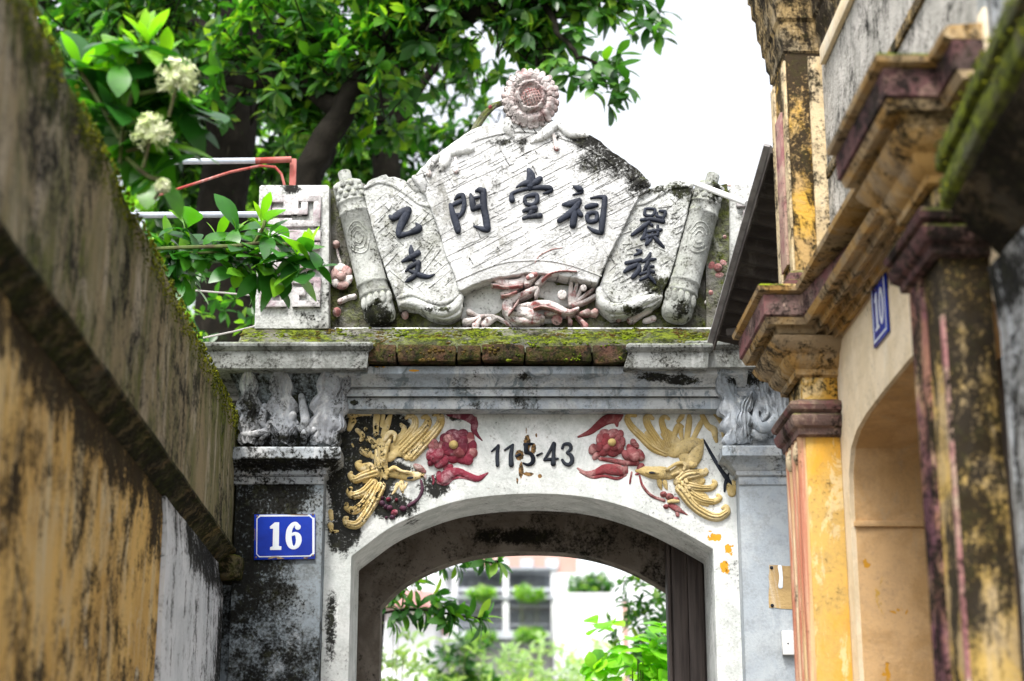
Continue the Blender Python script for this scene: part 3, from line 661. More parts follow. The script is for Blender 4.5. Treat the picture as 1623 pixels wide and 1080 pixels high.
bars(scr, zl(zm2(970, 310, 6.745), [(630, 110, 500, 130), (690, 180, 640, 200), (710, 230, 630, 245), (670, 350, 740, 320), (680, 410, 740, 380), (120, 520, 210, 515), (150, 580, 150, 640), (150, 580, 330, 520), (520, 740, 590, 700), (100, 310, 170, 270), (90, 420, 200, 380), (60, 590, 100, 700), (160, 630, 220, 625), (90, 930, 200, 870), (10, 910, 110, 860), (500, 560, 560, 590), (620, 300, 660, 280)]), M_scroll)
z3b = zm(970, 310, 6.745)
glyph([z3b((355, 145, 14), (352, 210, 17), (430, 217, 14), (462, 165, 14), (440, 148, 14), (375, 143, 14)), z3b((482, 185, 12), (480, 225, 16), (545, 235, 16), (570, 180, 18), (510, 168, 14)), z3b((310, 265, 16), (420, 258, 22), (550, 285, 22)), z3b((545, 240, 16), (545, 290, 16)),
       z3b((400, 285, 18), (320, 350, 26), (215, 425, 18)), z3b((362, 330, 16), (345, 430, 18), (312, 470, 14)), z3b((350, 395, 14), (430, 382, 18), (525, 370, 18)), z3b((488, 325, 14), (488, 420, 18)), z3b((395, 300, 14), (430, 322, 16)), z3b((312, 470, 14), (400, 442, 18), (490, 425, 18)),
       z3b((372, 420, 14), (378, 520, 20)), z3b((412, 478, 16), (365, 525, 18)), z3b((440, 430, 16), (490, 492, 22), (552, 555, 13)), z3b((432, 400, 14), (420, 470, 14))], M_, scr, h=.011)
glyph([z3b((262, 582, 10), (308, 606, 20), (238, 642, 9)), z3b((150, 725, 20), (230, 712, 22), (310, 692, 20)), z3b((132, 818, 16), (190, 782, 28), (275, 742, 22)), z3b((282, 742, 20), (285, 800, 26), (220, 880, 22)), z3b((300, 845, 18), (330, 830, 14)),
       z3b((410, 618, 14), (380, 680, 22), (322, 712, 14)), z3b((360, 705, 18), (400, 692, 20), (465, 682, 13)), z3b((390, 690, 18), (370, 760, 22), (340, 800, 14)), z3b((350, 765, 16), (440, 762, 16)), z3b((320, 840, 13), (400, 812, 18), (445, 822, 18)), z3b((390, 770, 20), (385, 860, 20), (300, 905, 14)), z3b((390, 860, 18), (430, 900, 18), (465, 945, 10))], M_, scr, h=.011)

# roller ends of the handscroll
def roller(top, bot, rad, label_mat, flip):
    y = -.055; a = P(top[0], top[1], y); c = P(bot[0], bot[1], y); ax = (c - a); L = ax.length; ax.normalize()
    mpp = .0021; n = 36; k = 18
    prof = [(0, 9), (.01, 11), (.07, 11), (.075, 15), (.085, rad * .93), (.10, rad), (.19, rad), (.20, rad), (.205, rad * 1.05), (.215, rad * 1.05), (.22, rad), (.27, rad), (.275, rad * 1.05), (.285, rad * 1.05), (.29, rad), (.5, rad * 1.02), (.72, rad), (.73, rad * 1.05), (.74, rad * 1.05), (.745, rad), (.79, rad * 1.01), (.795, rad * 1.06), (.81, rad * 1.06), (.815, rad), (.90, rad * 1.04), (.94, rad * 1.03), (.97, rad * .9), (.99, rad * .65), (1.0, rad * .2)]
    side = Vector((-ax.z, 0, ax.x)); fr = Vector((0, -1, 0)); vs = []; fs = []
    for t, r in prof:
        for j in range(k):
            an = 2 * math.pi * j / k; jr = r * mpp * (1 + random.uniform(-.012, .012))
            vs.append(a + ax * L * t + side * math.cos(an) * jr + fr * math.sin(an) * jr)
    m_ = len(prof)
    for i in range(m_ - 1):
        for j in range(k): fs.append((i * k + j, i * k + (j + 1) % k, (i + 1) * k + (j + 1) % k, (i + 1) * k + j))
    fs += [tuple(range(k)), tuple((m_ - 1) * k + j for j in range(k))]
    o = mk('roller', B().add(vs, fs), M_roll, gate, ang=50)
    def on(t, s):   # a point on the front of the roller: t along, s across (-1..1)
        q = a + ax * L * t + side * s * rad * mpp; q.y = y - math.sqrt(max(0, 1 - s * s)) * rad * mpp
        return q
    bb = B()
    for ri in range(3):
        for s in (-.75, -.25, .25, .75):
            q = on(.112 + .034 * ri, s + (.25 if ri % 2 else 0) * (1 if s < .7 else 0)); bb.ball(q, (.0115, .006, .012), 7, 5)
    mk('scale', bb, M_roll, o, ang=60, kind='stuff')
    cl = B()
    for q, (rx, rz) in enumerate(((.66, .085), (.46, .058), (.26, .032))):
        pts = [on(.46 + rz * math.sin(th) * 1.2, max(-.9, min(.9, (-.12 + rx * math.cos(th) * (1 + .10 * math.cos(5 * th))) * flip))) for th in np.linspace(-2.7, 2.7, 25)]
        cl.tube(pts, .0032, 5)
    mk('cloud_line', cl, M_roll, o, ang=60)
    pt = B()
    for s in (-.8, -.4, 0, .4, .8):
        q = on(.855, s); pt.ball(q, (.013, .009, .026), 8, 6)
    mk('petal_band', pt, M_roll, o, ang=60)
roller((545, 272), (607, 517), 25, M_roll, 1)
roller((1131, 276), (1068, 512), 25, M_roll, -1)

# sunflower finial
ff = mk('finial_foot', B().prism(pxz(roughpoly([(793, 200), (800, 186), (815, 176), (850, 178), (876, 190), (892, 200), (905, 215), (880, 216), (840, 208), (800, 208)], .6, 8), -.09), -.09, .06), M_white, gate, bevel=.008, seg=2)
fy = -.105; fcx, fcy = 841, 158
sf = thing_c = None
bb = B(); bb.ball(P(fcx, fcy, fy + .03), (.088, .046, .094), 24, 10); flower = mk('sunflower', bb, M_sund, gate, ang=60)
def ringpetals(par, n, r0, r1, w, dy, mat, name='petal', ry=1.06, tilt=.0, h=.5):
    for i in range(n):
        an = 2 * math.pi * (i + .5) / n + random.uniform(-.05, .05); rr = r1 + random.uniform(-1.5, 1.5)
        bb = B()
        stroke(bb, [(fcx + r0 * math.cos(an), fcy + r0 * ry * math.sin(an), w * .62, dy * .6), (fcx + (r0 + rr) / 2 * math.cos(an), fcy + (r0 + rr) / 2 * ry * math.sin(an), w * .95, dy), (fcx + rr * math.cos(an), fcy + rr * ry * math.sin(an), w, dy * .4)], fy + .012, hf=h, n=4, k=6, jit=.05)
        mk(name, bb, mat, par, ang=70)
ringpetals(flower, 26, 22, 41, 5.6, .030, M_sun, h=.34)
ringpetals(flower, 20, 14, 26, 4.8, .045, M_sun, h=.34)
bb = B(); bb.ball(P(fcx + 1, fcy - 1, fy - .018), (.037, .026, .038), 18, 10); disc = mk('seed_disc', bb, M_sun, flower)
hb = B()
for i in range(-3, 4):
    a = i * 4.6; e = math.sqrt(max(0, 15.5 ** 2 - a * a))
    for (dx, dz) in ((1, 0), (0, 1)):
        pts = []
        for t in np.linspace(-1, 1, 7):
            u_, v_ = (e * t, a) if dx else (a, e * t); u2, v2 = u_ * .94 + v_ * .34, v_ * .94 - u_ * .34
            r2 = (u2 * u2 + v2 * v2) / (18 ** 2); p = P(fcx + 1 + u2, fcy - 1 + v2, fy - .018); p.y = fy - .018 - .0265 * math.sqrt(max(.02, 1 - r2)); pts.append(p)
        hb.tube(pts, .0022, 4)
mk('seed_grid', hb, M_pinkr, flower, ang=60)
part('leaf', [[(805, 190, 5), (806, 205, 9), (813, 216, 3)]], M_white, ff, -.10, hf=.8)
part('leaf', [[(878, 200, 8), (862, 214, 9), (842, 226, 2.5)], [(876, 198, 1.5), (860, 213, 1.5), (846, 224, 1)]], M_white, ff, -.10, hf=.9)
part('leaf', [[(888, 200, 6), (905, 212, 8), (930, 215, 4)]], M_white, ff, -.10, hf=.9)
part('bud', [[(876, 210, 3), (880, 225, 3), (882, 236, 5)]], M_pinkw, ff, -.10, hf=1)
vs_ = [P(a, c, -.02) for a, c in ((748, 212), (757, 196), (768, 181), (783, 168), (800, 162))]
stem = mk('flower_stem', B().tube(vs_, [.011, .012, .012, .011, .010], 8).tube([p + Vector((.008, -.012, -.008)) for p in vs_[:4]], [.008, .008, .007, .004], 7), M_mossy, gate, ang=60)
for q in ((766, 206), (777, 170)): mk('bud', B().ball(P(q[0], q[1], -.045), (.0075, .008, .0085), 8, 6), M_red, stem)
part('crest_leaf', [[(745, 236, 8), (722, 240, 8), (706, 246, 5)], [(712, 238, 6), (704, 258, 9), (698, 270, 4)], [(690, 250, 5), (682, 262, 7), (676, 272, 4)]], M_white, gate, -.10, hf=.8)
part('bud', [[(722, 250, 2), (723, 264, 3), (723, 272, 5)], [(680, 256, 2), (679, 268, 3), (680, 277, 5)]], M_pinkw, gate, -.10, hf=1)
part('crest_curl', [[(1000, 300, 5), (1015, 290, 8), (1026, 292, 7)], [(657, 282, 5), (668, 290, 8), (672, 302, 5)]], M_fan, gate, -.095, hf=.9)
part('crest_stub', [[(652, 290, 8), (662, 300, 8)]], M_scroll, gate, -.08)

# dragon and blossom relief under the fan
dy0 = -.022
dr = part('dragon_relief', [z8((860, 215, 55), (800, 300, 62), (750, 385, 42)), z8((930, 225, 18), (935, 300, 24), (850, 395, 24)), z8((905, 330, 16), (985, 270, 16), (1100, 242, 13), (1270, 252, 5)),
    z8((285, 240, 12), (380, 310, 24), (480, 370, 38), (580, 390, 44), (680, 370, 40), (720, 330, 36)), z8((385, 392, 10), (480, 402, 16), (560, 412, 18)), z8((650, 260, 14), (700, 225, 18), (760, 220, 20)), z8((640, 300, 12), (700, 280, 16), (760, 270, 16)),
    z8((640, 420, 38), (560, 470, 34), (485, 492, 14)), z8((620, 520, 48), (555, 590, 55), (550, 650, 55), (620, 685, 58), (720, 690, 60), (800, 720, 68), (900, 742, 36)), z8((640, 525, 28), (740, 480, 30), (850, 440, 26), (835, 510, 14)),
    z8((560, 590, 50), (560, 650, 40)), z8((780, 625, 38), (860, 592, 34), (980, 602, 38), (1080, 640, 34), (1180, 680, 28), (1275, 640, 14)), z8((640, 640, 30), (760, 600, 20), (820, 620, 26)), z8((560, 700, 40), (640, 760, 36), (760, 770, 40), (860, 770, 30)), z8((940, 690, 22), (1040, 690, 20), (1120, 660, 18))], M_pinkw, gate, -.075, hf=.85, hmax=.04, sink=.07, jit=.04)
part('eye', [z8((760, 330, 26), (800, 305, 30), (840, 290, 22))], M_pinkr, dr, -.115, hf=.8); blob_b = B(); blob(blob_b, *[*z8((795, 313, 1))[0][:2]], 4, 4, -.128, .006); mk('pupil', blob_b, M_pinkw, dr)
part('antenna', [z8((830, 175, 5), (880, 100, 6), (1000, 40, 6), (1110, 20, 4))], M_pinkr, dr, -.10, hf=1.2)
part('mane', [z8((905, 345, 8), (985, 285, 8), (1100, 255, 6), (1260, 262, 4)), z8((700, 400, 7), (560, 420, 7), (400, 400, 5)), z8((820, 640, 9), (900, 620, 9), (1000, 640, 9), (1100, 680, 8)), z8((640, 470, 9), (560, 500, 9), (490, 510, 6)), z8((660, 560, 8), (610, 640, 10), (560, 700, 8))], M_pinkr, dr, -.108, hf=1.0, sink=.03)
for c in z8((1110, 500, 50), (1330, 430, 34)): bb = B(); bb.tube([P(c[0], c[1] + 2, -.02), P(c[0], c[1], -.10)], c[2] * .0021, 14); mk('ball', bb, M_pinkw, dr, bevel=.006)
for s in (((1190, 600, 24), (1195, 480, 26), (1205, 370, 22)), ((1200, 600, 20), (1235, 500, 22), (1262, 390, 20)), ((1210, 600, 16), (1280, 500, 20), (1310, 420, 18)), ((1215, 605, 18), (1330, 520, 20), (1430, 440, 16)), ((1215, 610, 18), (1340, 570, 20), (1450, 510, 18))):
    part('fan_leaf', [z8(*s)], M_pinkw, dr, -.05, hf=.9, sink=.03)
c = z8((1055, 762, 58))[0]; bb = B(); bb.tube([P(c[0], c[1], -.02), P(c[0], c[1], -.07)], c[2] * .0021, 16); mk('disc', bb, M_pinkr, dr, bevel=.007)
def bud(pts, par=gate, mat=M_pinkr, y=-.05):
    part('bud', [pts], mat, par, y, hf=1.0, sink=.03, hmax=.03)
bud(z8((1280, 700, 14), (1330, 690, 26), (1375, 680, 34))); bud(z8((1400, 690, 16), (1450, 680, 40))); bud(z8((1150, 705, 12), (1180, 740, 14), (1195, 780, 26))); bud(z8((1260, 722, 14), (1310, 770, 20), (1355, 822, 28)))
part('branch', [z8((585, 812, 12), (480, 752, 16), (380, 720, 18), (260, 720, 18), (170, 690, 22)), z8((1100, 650, 16), (1180, 690, 16), (1270, 720, 14))], M_pinkw, gate, -.04, hf=1, sink=.02)
bud(z8((200, 700, 18), (150, 675, 32)), mat=M_pinkw); bud(z8((290, 722, 18), (200, 760, 24), (110, 780, 36)), mat=M_pinkw); bud(z8((262, 750, 20), (240, 790, 24), (215, 825, 38)), mat=M_pinkw)
part('small_leaf', [z8((300, 800, 36), (360, 765, 36), (430, 742, 14)), z8((310, 800, 8), (370, 770, 8), (425, 748, 5))], M_pinkw, gate, -.04, hf=.8, sink=.02)
wb = B()
for (px, py, rx, ry) in ((768, 478, 34, 26), (790, 462, 26, 14), (890, 470, 30, 20), (862, 458, 22, 16), (868, 500, 30, 14), (750, 498, 24, 14)): blob(wb, px, py, rx, ry, -.02, .012)
mk('whitewash_ground', wb, M_spand, gate, rough=.004)
# small blossoms and buds left and right on the mossy ground
def blossom(px, py, r, y=-.04, n=6, mat=M_pinkr):
    bb = B(); blob(bb, px, py, r * .42, r * .42, y - .008, .018); f = mk('blossom', bb, mat, gate)
    for i in range(n):
        a = 2 * math.pi * i / n + .3; q = B(); blob(q, px + r * .62 * math.cos(a), py + r * .72 * math.sin(a), r * .40, r * .56, y - .002 - .003 * (i % 2), .009, -a); mk('petal', q, mat if i % 2 else M_pinkw, f, ang=80, rough=.003)
blossom(541, 438, 19); blossom(1138, 425, 17)
for px, py, r in ((533, 388, 6), (534, 495, 7), (642, 500, 6), (980, 505, 6), (1148, 378, 5), (1126, 466, 6)):
    bb = B(); blob(bb, px, py, r, r * 1.1, -.035, .02); mk('bud', bb, M_pinkr, gate)
part('twig', [[(533, 392, 2), (536, 405, 2), (541, 420, 2)], [(538, 478, 4), (552, 472, 4), (562, 470, 4)], [(1000, 508, 7), (1012, 498, 8), (1030, 492, 5)], [(1036, 505, 5), (1022, 509, 4)], [(1147, 380, 3), (1145, 395, 3)], [(1120, 480, 4), (1132, 470, 5), (1142, 455, 4)], [(1130, 392, 3), (1131, 402, 3)]], M_pinkw, gate, -.03, hf=1.1, sink=.02)

# ---- capitals
def capital(zf, cx0, cx1, leaves, mat, y0=-.06):
    x0, x1 = X(cx0, 700, -.07), X(cx1, 700, -.07); zt, zb = Z(583, -.15), Z(707, -.1)
    core = B()
    rows = [(zb, .0), (zb + .02, .004), (zb + .12, .006), (zb + .19, .02), (zt - .02, .045), (zt, .05)]
    vs = []; fs = []
    for z, e in rows: vs += [(x0 - e, -.07 - e, z), (x1 + e, -.07 - e, z), (x1 + e, .1, z), (x0 - e, .1, z)]
    for i in range(len(rows) - 1):
        for j in range(4): fs.append((i * 4 + j, i * 4 + (j + 1) % 4, i * 4 + 4 + (j + 1) % 4, i * 4 + 4 + j))
    core.add(vs, fs + [(0, 3, 2, 1), tuple(len(vs) - 4 + i for i in range(4))])
    c = mk('capital', core, M_pilL if mat is M_capL else mat, gate, ang=40)  # left core coloured near black so gaps between leaves read dark
    for nm, L in leaves:
        part(nm, [zf(*s) for s in L], mat, c, -.075, hf=.8, hmax=.04, sink=.03, flat=.8, jit=.03)
    return c
zcl = zm(330, 530, 4.319); zcr = zm(1000, 530, 4.319)
lf = lambda x, yb, yt, s=1: [((x, yb, 26 * s, 0), (x + 6, yb - .35 * (yb - yt), 44 * s, .004), (x + 4, yb - .7 * (yb - yt), 50 * s, .018), (x, yt, 34 * s, .045)),
                             ((x - 10, yb - 20, 16 * s, 0), (x - 45 * s, yb - .3 * (yb - yt), 24 * s, .006), (x - 70 * s, yb - .5 * (yb - yt), 18 * s, .02)), ((x + 10, yb - 20, 16 * s, 0), (x + 55 * s, yb - .32 * (yb - yt), 24 * s, .006), (x + 95 * s, yb - .52 * (yb - yt), 16 * s, .02)),
                             ((x, yb - .5 * (yb - yt), 20 * s, .01), (x - 55 * s, yb - .66 * (yb - yt), 30 * s, .018), (x - 85 * s, yb - .88 * (yb - yt), 22 * s, .035)), ((x, yb - .5 * (yb - yt), 20 * s, .01), (x + 62 * s, yb - .68 * (yb - yt), 30 * s, .018), (x + 85 * s, yb - .88 * (yb - yt), 22 * s, .035)),
                             ((x + 4, yb - 10, 6, .02), (x + 8, (yb + yt) / 2, 6, .03), (x + 4, yt + 30, 6, .055))]
cL = capital(zcl, 385, 535, [('volute', [((640, 430, 22, .012), (655, 520, 30, .016), (668, 610, 32, .018), (640, 660, 26, .014)), ((585, 560, 28, .018), (570, 600, 22, .014))]),
    ('volute', [((700, 640, 24, .014), (665, 690, 28, .018), (655, 738, 20, .012)), ((740, 650, 20, .012), (710, 668, 24, .014))]), ('volute', [((390, 500, 24, .012), (372, 600, 28, .018), (395, 650, 20, .014))]), ('volute', [((240, 690, 18, .01), (320, 690, 24, .014), (400, 680, 26, .016), (360, 742, 20, .01))]), ('stalk', [((400, 385, 36, 0), (425, 410, 20, 0))]), ('stalk', [((620, 385, 26, 0), (640, 410, 20, 0))])], M_capL)
acanthus(cL, zcl, [(505, 745, 0), (512, 600, .006), (508, 430, .018), (500, 235, .048)], 82, M_capL, seed=1)
acanthus(cL, zcl, [(790, 745, 0), (800, 600, .008), (815, 430, .02), (850, 235, .05)], 84, M_capL, seed=2)
acanthus(cL, zcl, [(275, 745, 0), (280, 600, .006), (285, 430, .018), (290, 250, .045)], 66, M_capL, seed=3)
acanthus(cL, zcl, [(855, 740, 0), (870, 600, .0), (905, 430, .012), (975, 240, .05)], 46, M_capL, seed=4)
acanthus(cL, zcl, [(470, 742, .012), (455, 690, .02), (440, 630, .026)], 26, M_capL, lobes=2, seed=5)
acanthus(cL, zcl, [(560, 742, .012), (575, 690, .02), (610, 650, .024)], 26, M_capL, lobes=2, seed=6)
cR = capital(zcr, 1168, 1290, [('volute', [((850, 510, 20, .016), (850, 590, 28, .022), (880, 650, 40, .024), (940, 640, 42, .022), (980, 580, 30, .02), (965, 520, 18, .014))]), ('volute', [((835, 690, 34, .012), (900, 705, 36, .014))]), ('stalk', [((800, 300, 26, .03), (790, 350, 30, .016))]), ('stalk', [((900, 600, 14, .03), (930, 550, 12, .03), (920, 500, 10, .026))])], M_capR)
acanthus(cR, zcr, [(715, 748, 0), (710, 600, .008), (680, 440, .016), (600, 240, .05)], 70, M_capR, seed=7)
acanthus(cR, zcr, [(790, 748, .006), (775, 620, .018), (775, 520, .022), (815, 420, .026)], 40, M_capR, lobes=3, seed=8)
acanthus(cR, zcr, [(985, 690, 0), (950, 560, .012), (900, 430, .02), (860, 260, .05)], 52, M_capR, seed=9)
acanthus(cR, zcr, [(1040, 740, 0), (1030, 560, .012), (1000, 400, .02), (960, 260, .05)], 56, M_capR, seed=10)

# ---- phoenix reliefs on the spandrel
zR = zm(900, 640, 5.144); zL = zm(520, 640, 5.142)
def phoenix(zf, body, feathers, tails, extras, mat, fill):
    ph = part('phoenix_relief', [zf(*s) for s in body], mat, gate, 0.0, hf=.6, hmax=.028, sink=.004, jit=.02)
    for g in fill: part('wing', [zf(*s) for s in g], mat, ph, 0.0, hf=.3, hmax=.008, jit=.05)
    for s in feathers:
        s = [(q[0], q[1], q[2] * (1.22 if i < len(s) - 2 else 1.05)) for i, q in enumerate(s)]
        f = part('feather', [zf(*s)], mat, ph, 0.0, hf=.8, hmax=.024, flat=.9, jit=.03)
        body = s[:-2]
        if len(body) >= 3:
            for off in (-.62, 0, .62):
                q = []
                for t, p_ in enumerate(body):
                    a_, c_ = body[max(t - 1, 0)], body[min(t + 1, len(body) - 1)]; dx, dy = c_[0] - a_[0], c_[1] - a_[1]; L = math.hypot(dx, dy) or 1
                    k_ = 1 - .25 * t / len(body); q.append((p_[0] - dy / L * p_[2] * off * k_, p_[1] + dx / L * p_[2] * off * k_, p_[2] * .27, min(.024, p_[2] / 5.144 * .0021 * .8) * (.93 if off == 0 else .62)))
                bb = B(); stroke(bb, zf(*q), 0.0, hf=1.5, k=6, n=4, sink=-.001, jit=.04); mk('barb', bb, mat, ph, ang=80)
    for s in tails: part('tail_feather', [zf(*s)], mat, ph, 0.0, hf=.6, hmax=.017, jit=.03)
    for nm, m_, S, kw in extras: part(nm, [zf(*s) for s in S], m_, ph, kw.pop('y', 0.0), **dict(dict(hf=.75, hmax=.02), **kw))
phoenix(zR, [((1095, 300, 16), (1062, 380, 48), (1025, 450, 58), (960, 505, 48), (890, 560, 44), (830, 585, 36)), ((880, 410, 36), (930, 370, 60), (1000, 330, 58), (1060, 320, 40)), ((820, 585, 40), (780, 568, 56), (700, 565, 54), (620, 550, 40), (565, 548, 18)), ((930, 400, 40), (960, 460, 50))],
    [((800, 410, 22), (700, 360, 32), (600, 270, 28), (520, 190, 25), (485, 125, 22), (505, 92, 20), (550, 98, 16)), ((800, 390, 22), (720, 280, 26), (660, 190, 27), (640, 125, 25), (663, 102, 22), (692, 122, 16)),
     ((830, 350, 22), (800, 260, 23), (775, 190, 23), (765, 132, 20), (792, 108, 18), (822, 125, 14)), ((860, 380, 20), (820, 320, 20), (770, 250, 16)), ((850, 340, 18), (870, 250, 20), (900, 185, 26), (932, 188, 16)),
     ((900, 640, 38), (960, 590, 40), (1060, 572, 34), (1120, 560, 28), (1125, 540, 18)), ((950, 670, 34), (1080, 690, 24), (1160, 690, 23), (1202, 655, 22), (1188, 632, 17)), ((950, 700, 30), (1080, 780, 24), (1180, 800, 22), (1238, 772, 22), (1225, 748, 17)),
     ((920, 690, 42), (1010, 820, 32), (1120, 900, 32), (1220, 928, 30), (1292, 890, 27), (1290, 842, 22), (1262, 852, 15)), ((960, 690, 26), (1060, 740, 20), (1120, 750, 14)), ((960, 740, 22), (1060, 800, 18), (1140, 830, 12))],
    [((960, 330, 20), (980, 220, 27), (990, 130, 25), (990, 88, 14)), ((1020, 290, 20), (1068, 190, 24), (1098, 130, 18), (1085, 95, 12)), ((1100, 100, 20), (1140, 180, 26), (1190, 215, 30), (1200, 270, 22), (1212, 310, 14)), ((1195, 82, 14), (1248, 150, 19), (1268, 268, 14)), ((900, 145, 18), (930, 105, 22), (945, 88, 12)), ((930, 290, 16), (920, 220, 22), (925, 190, 14))],
    [('comb', M_red, [((575, 530, 18), (600, 508, 26), (618, 520, 14))], {}), ('beak', M_red, [((600, 562, 10), (570, 572, 12), (552, 578, 7))], {}),
     ('eye', M_cream, [((640, 560, 10), (680, 560, 22), (740, 566, 10))], dict(y=-.026, hmax=.004)), ('pupil', M_ink, [((668, 563, 8), (690, 563, 10), (712, 566, 5))], dict(y=-.030, hmax=.003)),
     ('beard', M_cream, [((745, 630, 22), (752, 670, 20), (762, 700, 8)), ((790, 640, 22), (800, 680, 16), (810, 700, 7))], {}), ('crest_plume', M_cream, [((805, 540, 12), (880, 492, 14), (935, 482, 15), (958, 505, 15), (945, 540, 12)), ((1000, 470, 14), (1010, 500, 26), (1040, 500, 20)), ((850, 580, 10), (900, 560, 12))], dict(y=-.018)),
     ('leg', M_inkd, [((1108, 298, 9), (1180, 430, 15), (1240, 530, 16), (1298, 610, 22))], {}), ('claw', M_inkd, [((1298, 600, 16), (1285, 660, 16), (1278, 715, 9)), ((1300, 610, 14), (1325, 650, 14), (1330, 700, 8)), ((1295, 610, 12), (1312, 570, 8))], {}),
     ('wing_scale', M_cream, [((900, 620, 14), (905, 640, 16)), ((930, 640, 14), (935, 660, 16)), ((905, 670, 14), (915, 690, 16)), ((960, 620, 14), (968, 640, 15)), ((940, 700, 14), (950, 720, 16)), ((980, 670, 12), (990, 690, 14)), ((970, 740, 12), (985, 760, 14))], dict(y=-.018))], M_cream, [[((870, 400, 48), (760, 340, 52), (650, 245, 30)), ((890, 340, 50), (835, 265, 42), (800, 220, 24))], [((930, 660, 62), (1020, 715, 54), (1120, 770, 34)), ((950, 720, 50), (1040, 810, 40)), ((1000, 620, 40), (1090, 630, 36))]])
phoenix(zL, [((500, 255, 34), (450, 350, 52), (430, 450, 58), (440, 540, 50), (470, 600, 26)), ((480, 560, 38), (560, 570, 42), (640, 590, 40), (710, 590, 36), (775, 578, 14)), ((500, 440, 40), (560, 400, 36), (640, 420, 26))],
    [((680, 440, 30), (780, 330, 36), (860, 240, 35), (910, 170, 31), (915, 112, 27), (885, 86, 21), (858, 95, 14)), ((600, 390, 32), (700, 290, 35), (780, 210, 31), (815, 150, 27), (800, 108, 21), (768, 116, 15)), ((590, 330, 24), (660, 250, 29), (705, 180, 27), (705, 122, 22), (662, 100, 20), (636, 118, 14)), ((550, 330, 22), (602, 270, 24), (620, 205, 22), (595, 172, 16)), ((640, 440, 24), (720, 340, 18), (780, 270, 14)),
     ((340, 520, 36), (270, 522, 30), (245, 492, 28), (262, 474, 16)), ((390, 560, 36), (290, 590, 31), (222, 620, 27), (180, 585, 23), (188, 563, 15)), ((370, 640, 30), (290, 720, 30), (210, 750, 29), (168, 715, 25), (188, 690, 17)), ((370, 680, 30), (300, 800, 28), (220, 870, 29), (155, 850, 25), (152, 818, 17)), ((435, 670, 34), (375, 790, 36), (310, 900, 32), (240, 985, 30), (162, 980, 27), (140, 940, 22), (158, 930, 13)), ((350, 670, 20), (330, 740, 18), (325, 800, 12))],
    [((450, 260, 24), (480, 170, 30), (512, 82, 15)), ((390, 250, 22), (391, 160, 27), (400, 92, 30)), ((440, 180, 20), (450, 95, 18)), ((190, 90, 40), (255, 82, 24), (345, 86, 14)), ((200, 140, 34), (172, 210, 20)), ((235, 215, 18), (280, 260, 24), (262, 316, 14)), ((290, 380, 42), (330, 410, 34)), ((330, 290, 28), (380, 320, 24)), ((360, 430, 22), (380, 440, 18)), ((305, 205, 16), (312, 220, 14)), ((370, 350, 20), (420, 300, 22)), ((195, 330, 8), (205, 350, 8)), ((70, 130, 8), (72, 200, 9))],
    [('comb', M_pinkr, [((712, 505, 20), (745, 525, 30), (785, 555, 18)), ((790, 590, 14), (795, 610, 8))], {}), ('eye', M_inkd, [((650, 608, 9), (670, 605, 11), (690, 602, 7))], dict(y=-.024, hmax=.004)), ('beak', M_creamL, [((700, 610, 20), (760, 595, 12), (790, 590, 6))], {}),
     ('beard', M_creamL, [((600, 640, 22), (602, 690, 20), (610, 725, 8)), ((565, 660, 18), (545, 710, 12), (522, 738, 6)), ((640, 650, 12), (625, 690, 9))], {}), ('crest_plume', M_creamL, [((500, 540, 14), (540, 520, 16), (600, 550, 12), (680, 560, 9)), ((460, 300, 12), (500, 240, 22), (545, 250, 18), (540, 300, 12))], dict(y=-.018)),
     ('quill', M_creamL, [((450, 470, 16), (470, 380, 18), (500, 300, 14)), ((420, 520, 16), (400, 440, 18), (390, 380, 12))], dict(y=-.02))], M_creamL, [[((540, 360, 50), (650, 330, 60), (760, 260, 38)), ((560, 300, 36), (630, 230, 26))], [((400, 600, 44), (350, 690, 46), (320, 780, 30)), ((360, 560, 40), (300, 620, 34))]])
part('feather_scrap', [zL((20, 880, 22), (28, 940, 18)), zL((20, 990, 26), (30, 1040, 18), (80, 1040, 10)), [(1155, 770, 5), (1160, 782, 7)], [(1164, 764, 5), (1166, 775, 5)]], M_creamL, gate, 0.0, hf=.5)

def peony(zf, centre, petals, leaves, stems, mat, cmat, ccol):
    bb = B(); blob(bb, *zf(centre)[0][:2], centre[2] / 5.14, centre[2] / 5.14 * .95, -.026, .012)
    pe = mk('peony_relief', bb, ccol, gate)
    for (x, y, r, h) in petals:
        q = B(); c = zf((x, y, r))[0]; an = math.atan2(c[1] - zf(centre)[0][1], c[0] - zf(centre)[0][0]); blob(q, c[0], c[1], c[2] * 1.05, c[2] * random.uniform(1.2, 1.5), -.001 - max(0, h - .015) * 1.1, random.uniform(.009, .013), an); mk('petal', q, mat if random.random() < .6 else M_red2, pe, rough=.006, ang=80, cut=1)
    for s in leaves: part('leaf', [zf(*t) for t in s], mat, pe, 0.0, hf=.6, hmax=.022, jit=.05)
    for s in stems: part('stem', [zf(*s)], mat, pe, 0.0, hf=.9, hmax=.014)
def ring(cx, cy, r, n, pr, h, ph=0): return [(cx + r * math.cos(2 * math.pi * i / n + ph), cy + r * .9 * math.sin(2 * math.pi * i / n + ph), pr, h) for i in range(n)]
peony(zR, (360, 315, 34), ring(350, 320, 88, 9, 40, .016) + ring(358, 316, 52, 7, 34, .024, .4) + [(205, 370, 34, .016), (230, 430, 30, .014), (480, 425, 34, .018), (535, 415, 46, .026), (595, 425, 36, .018), (560, 350, 26, .016), (545, 325, 24, .016), (520, 385, 36, .022)],
    [], [((260, 450, 16), (350, 462, 20), (450, 482, 24), (560, 482, 28)), ((520, 560, 8), (505, 650, 8))], M_red, None, M_cream)
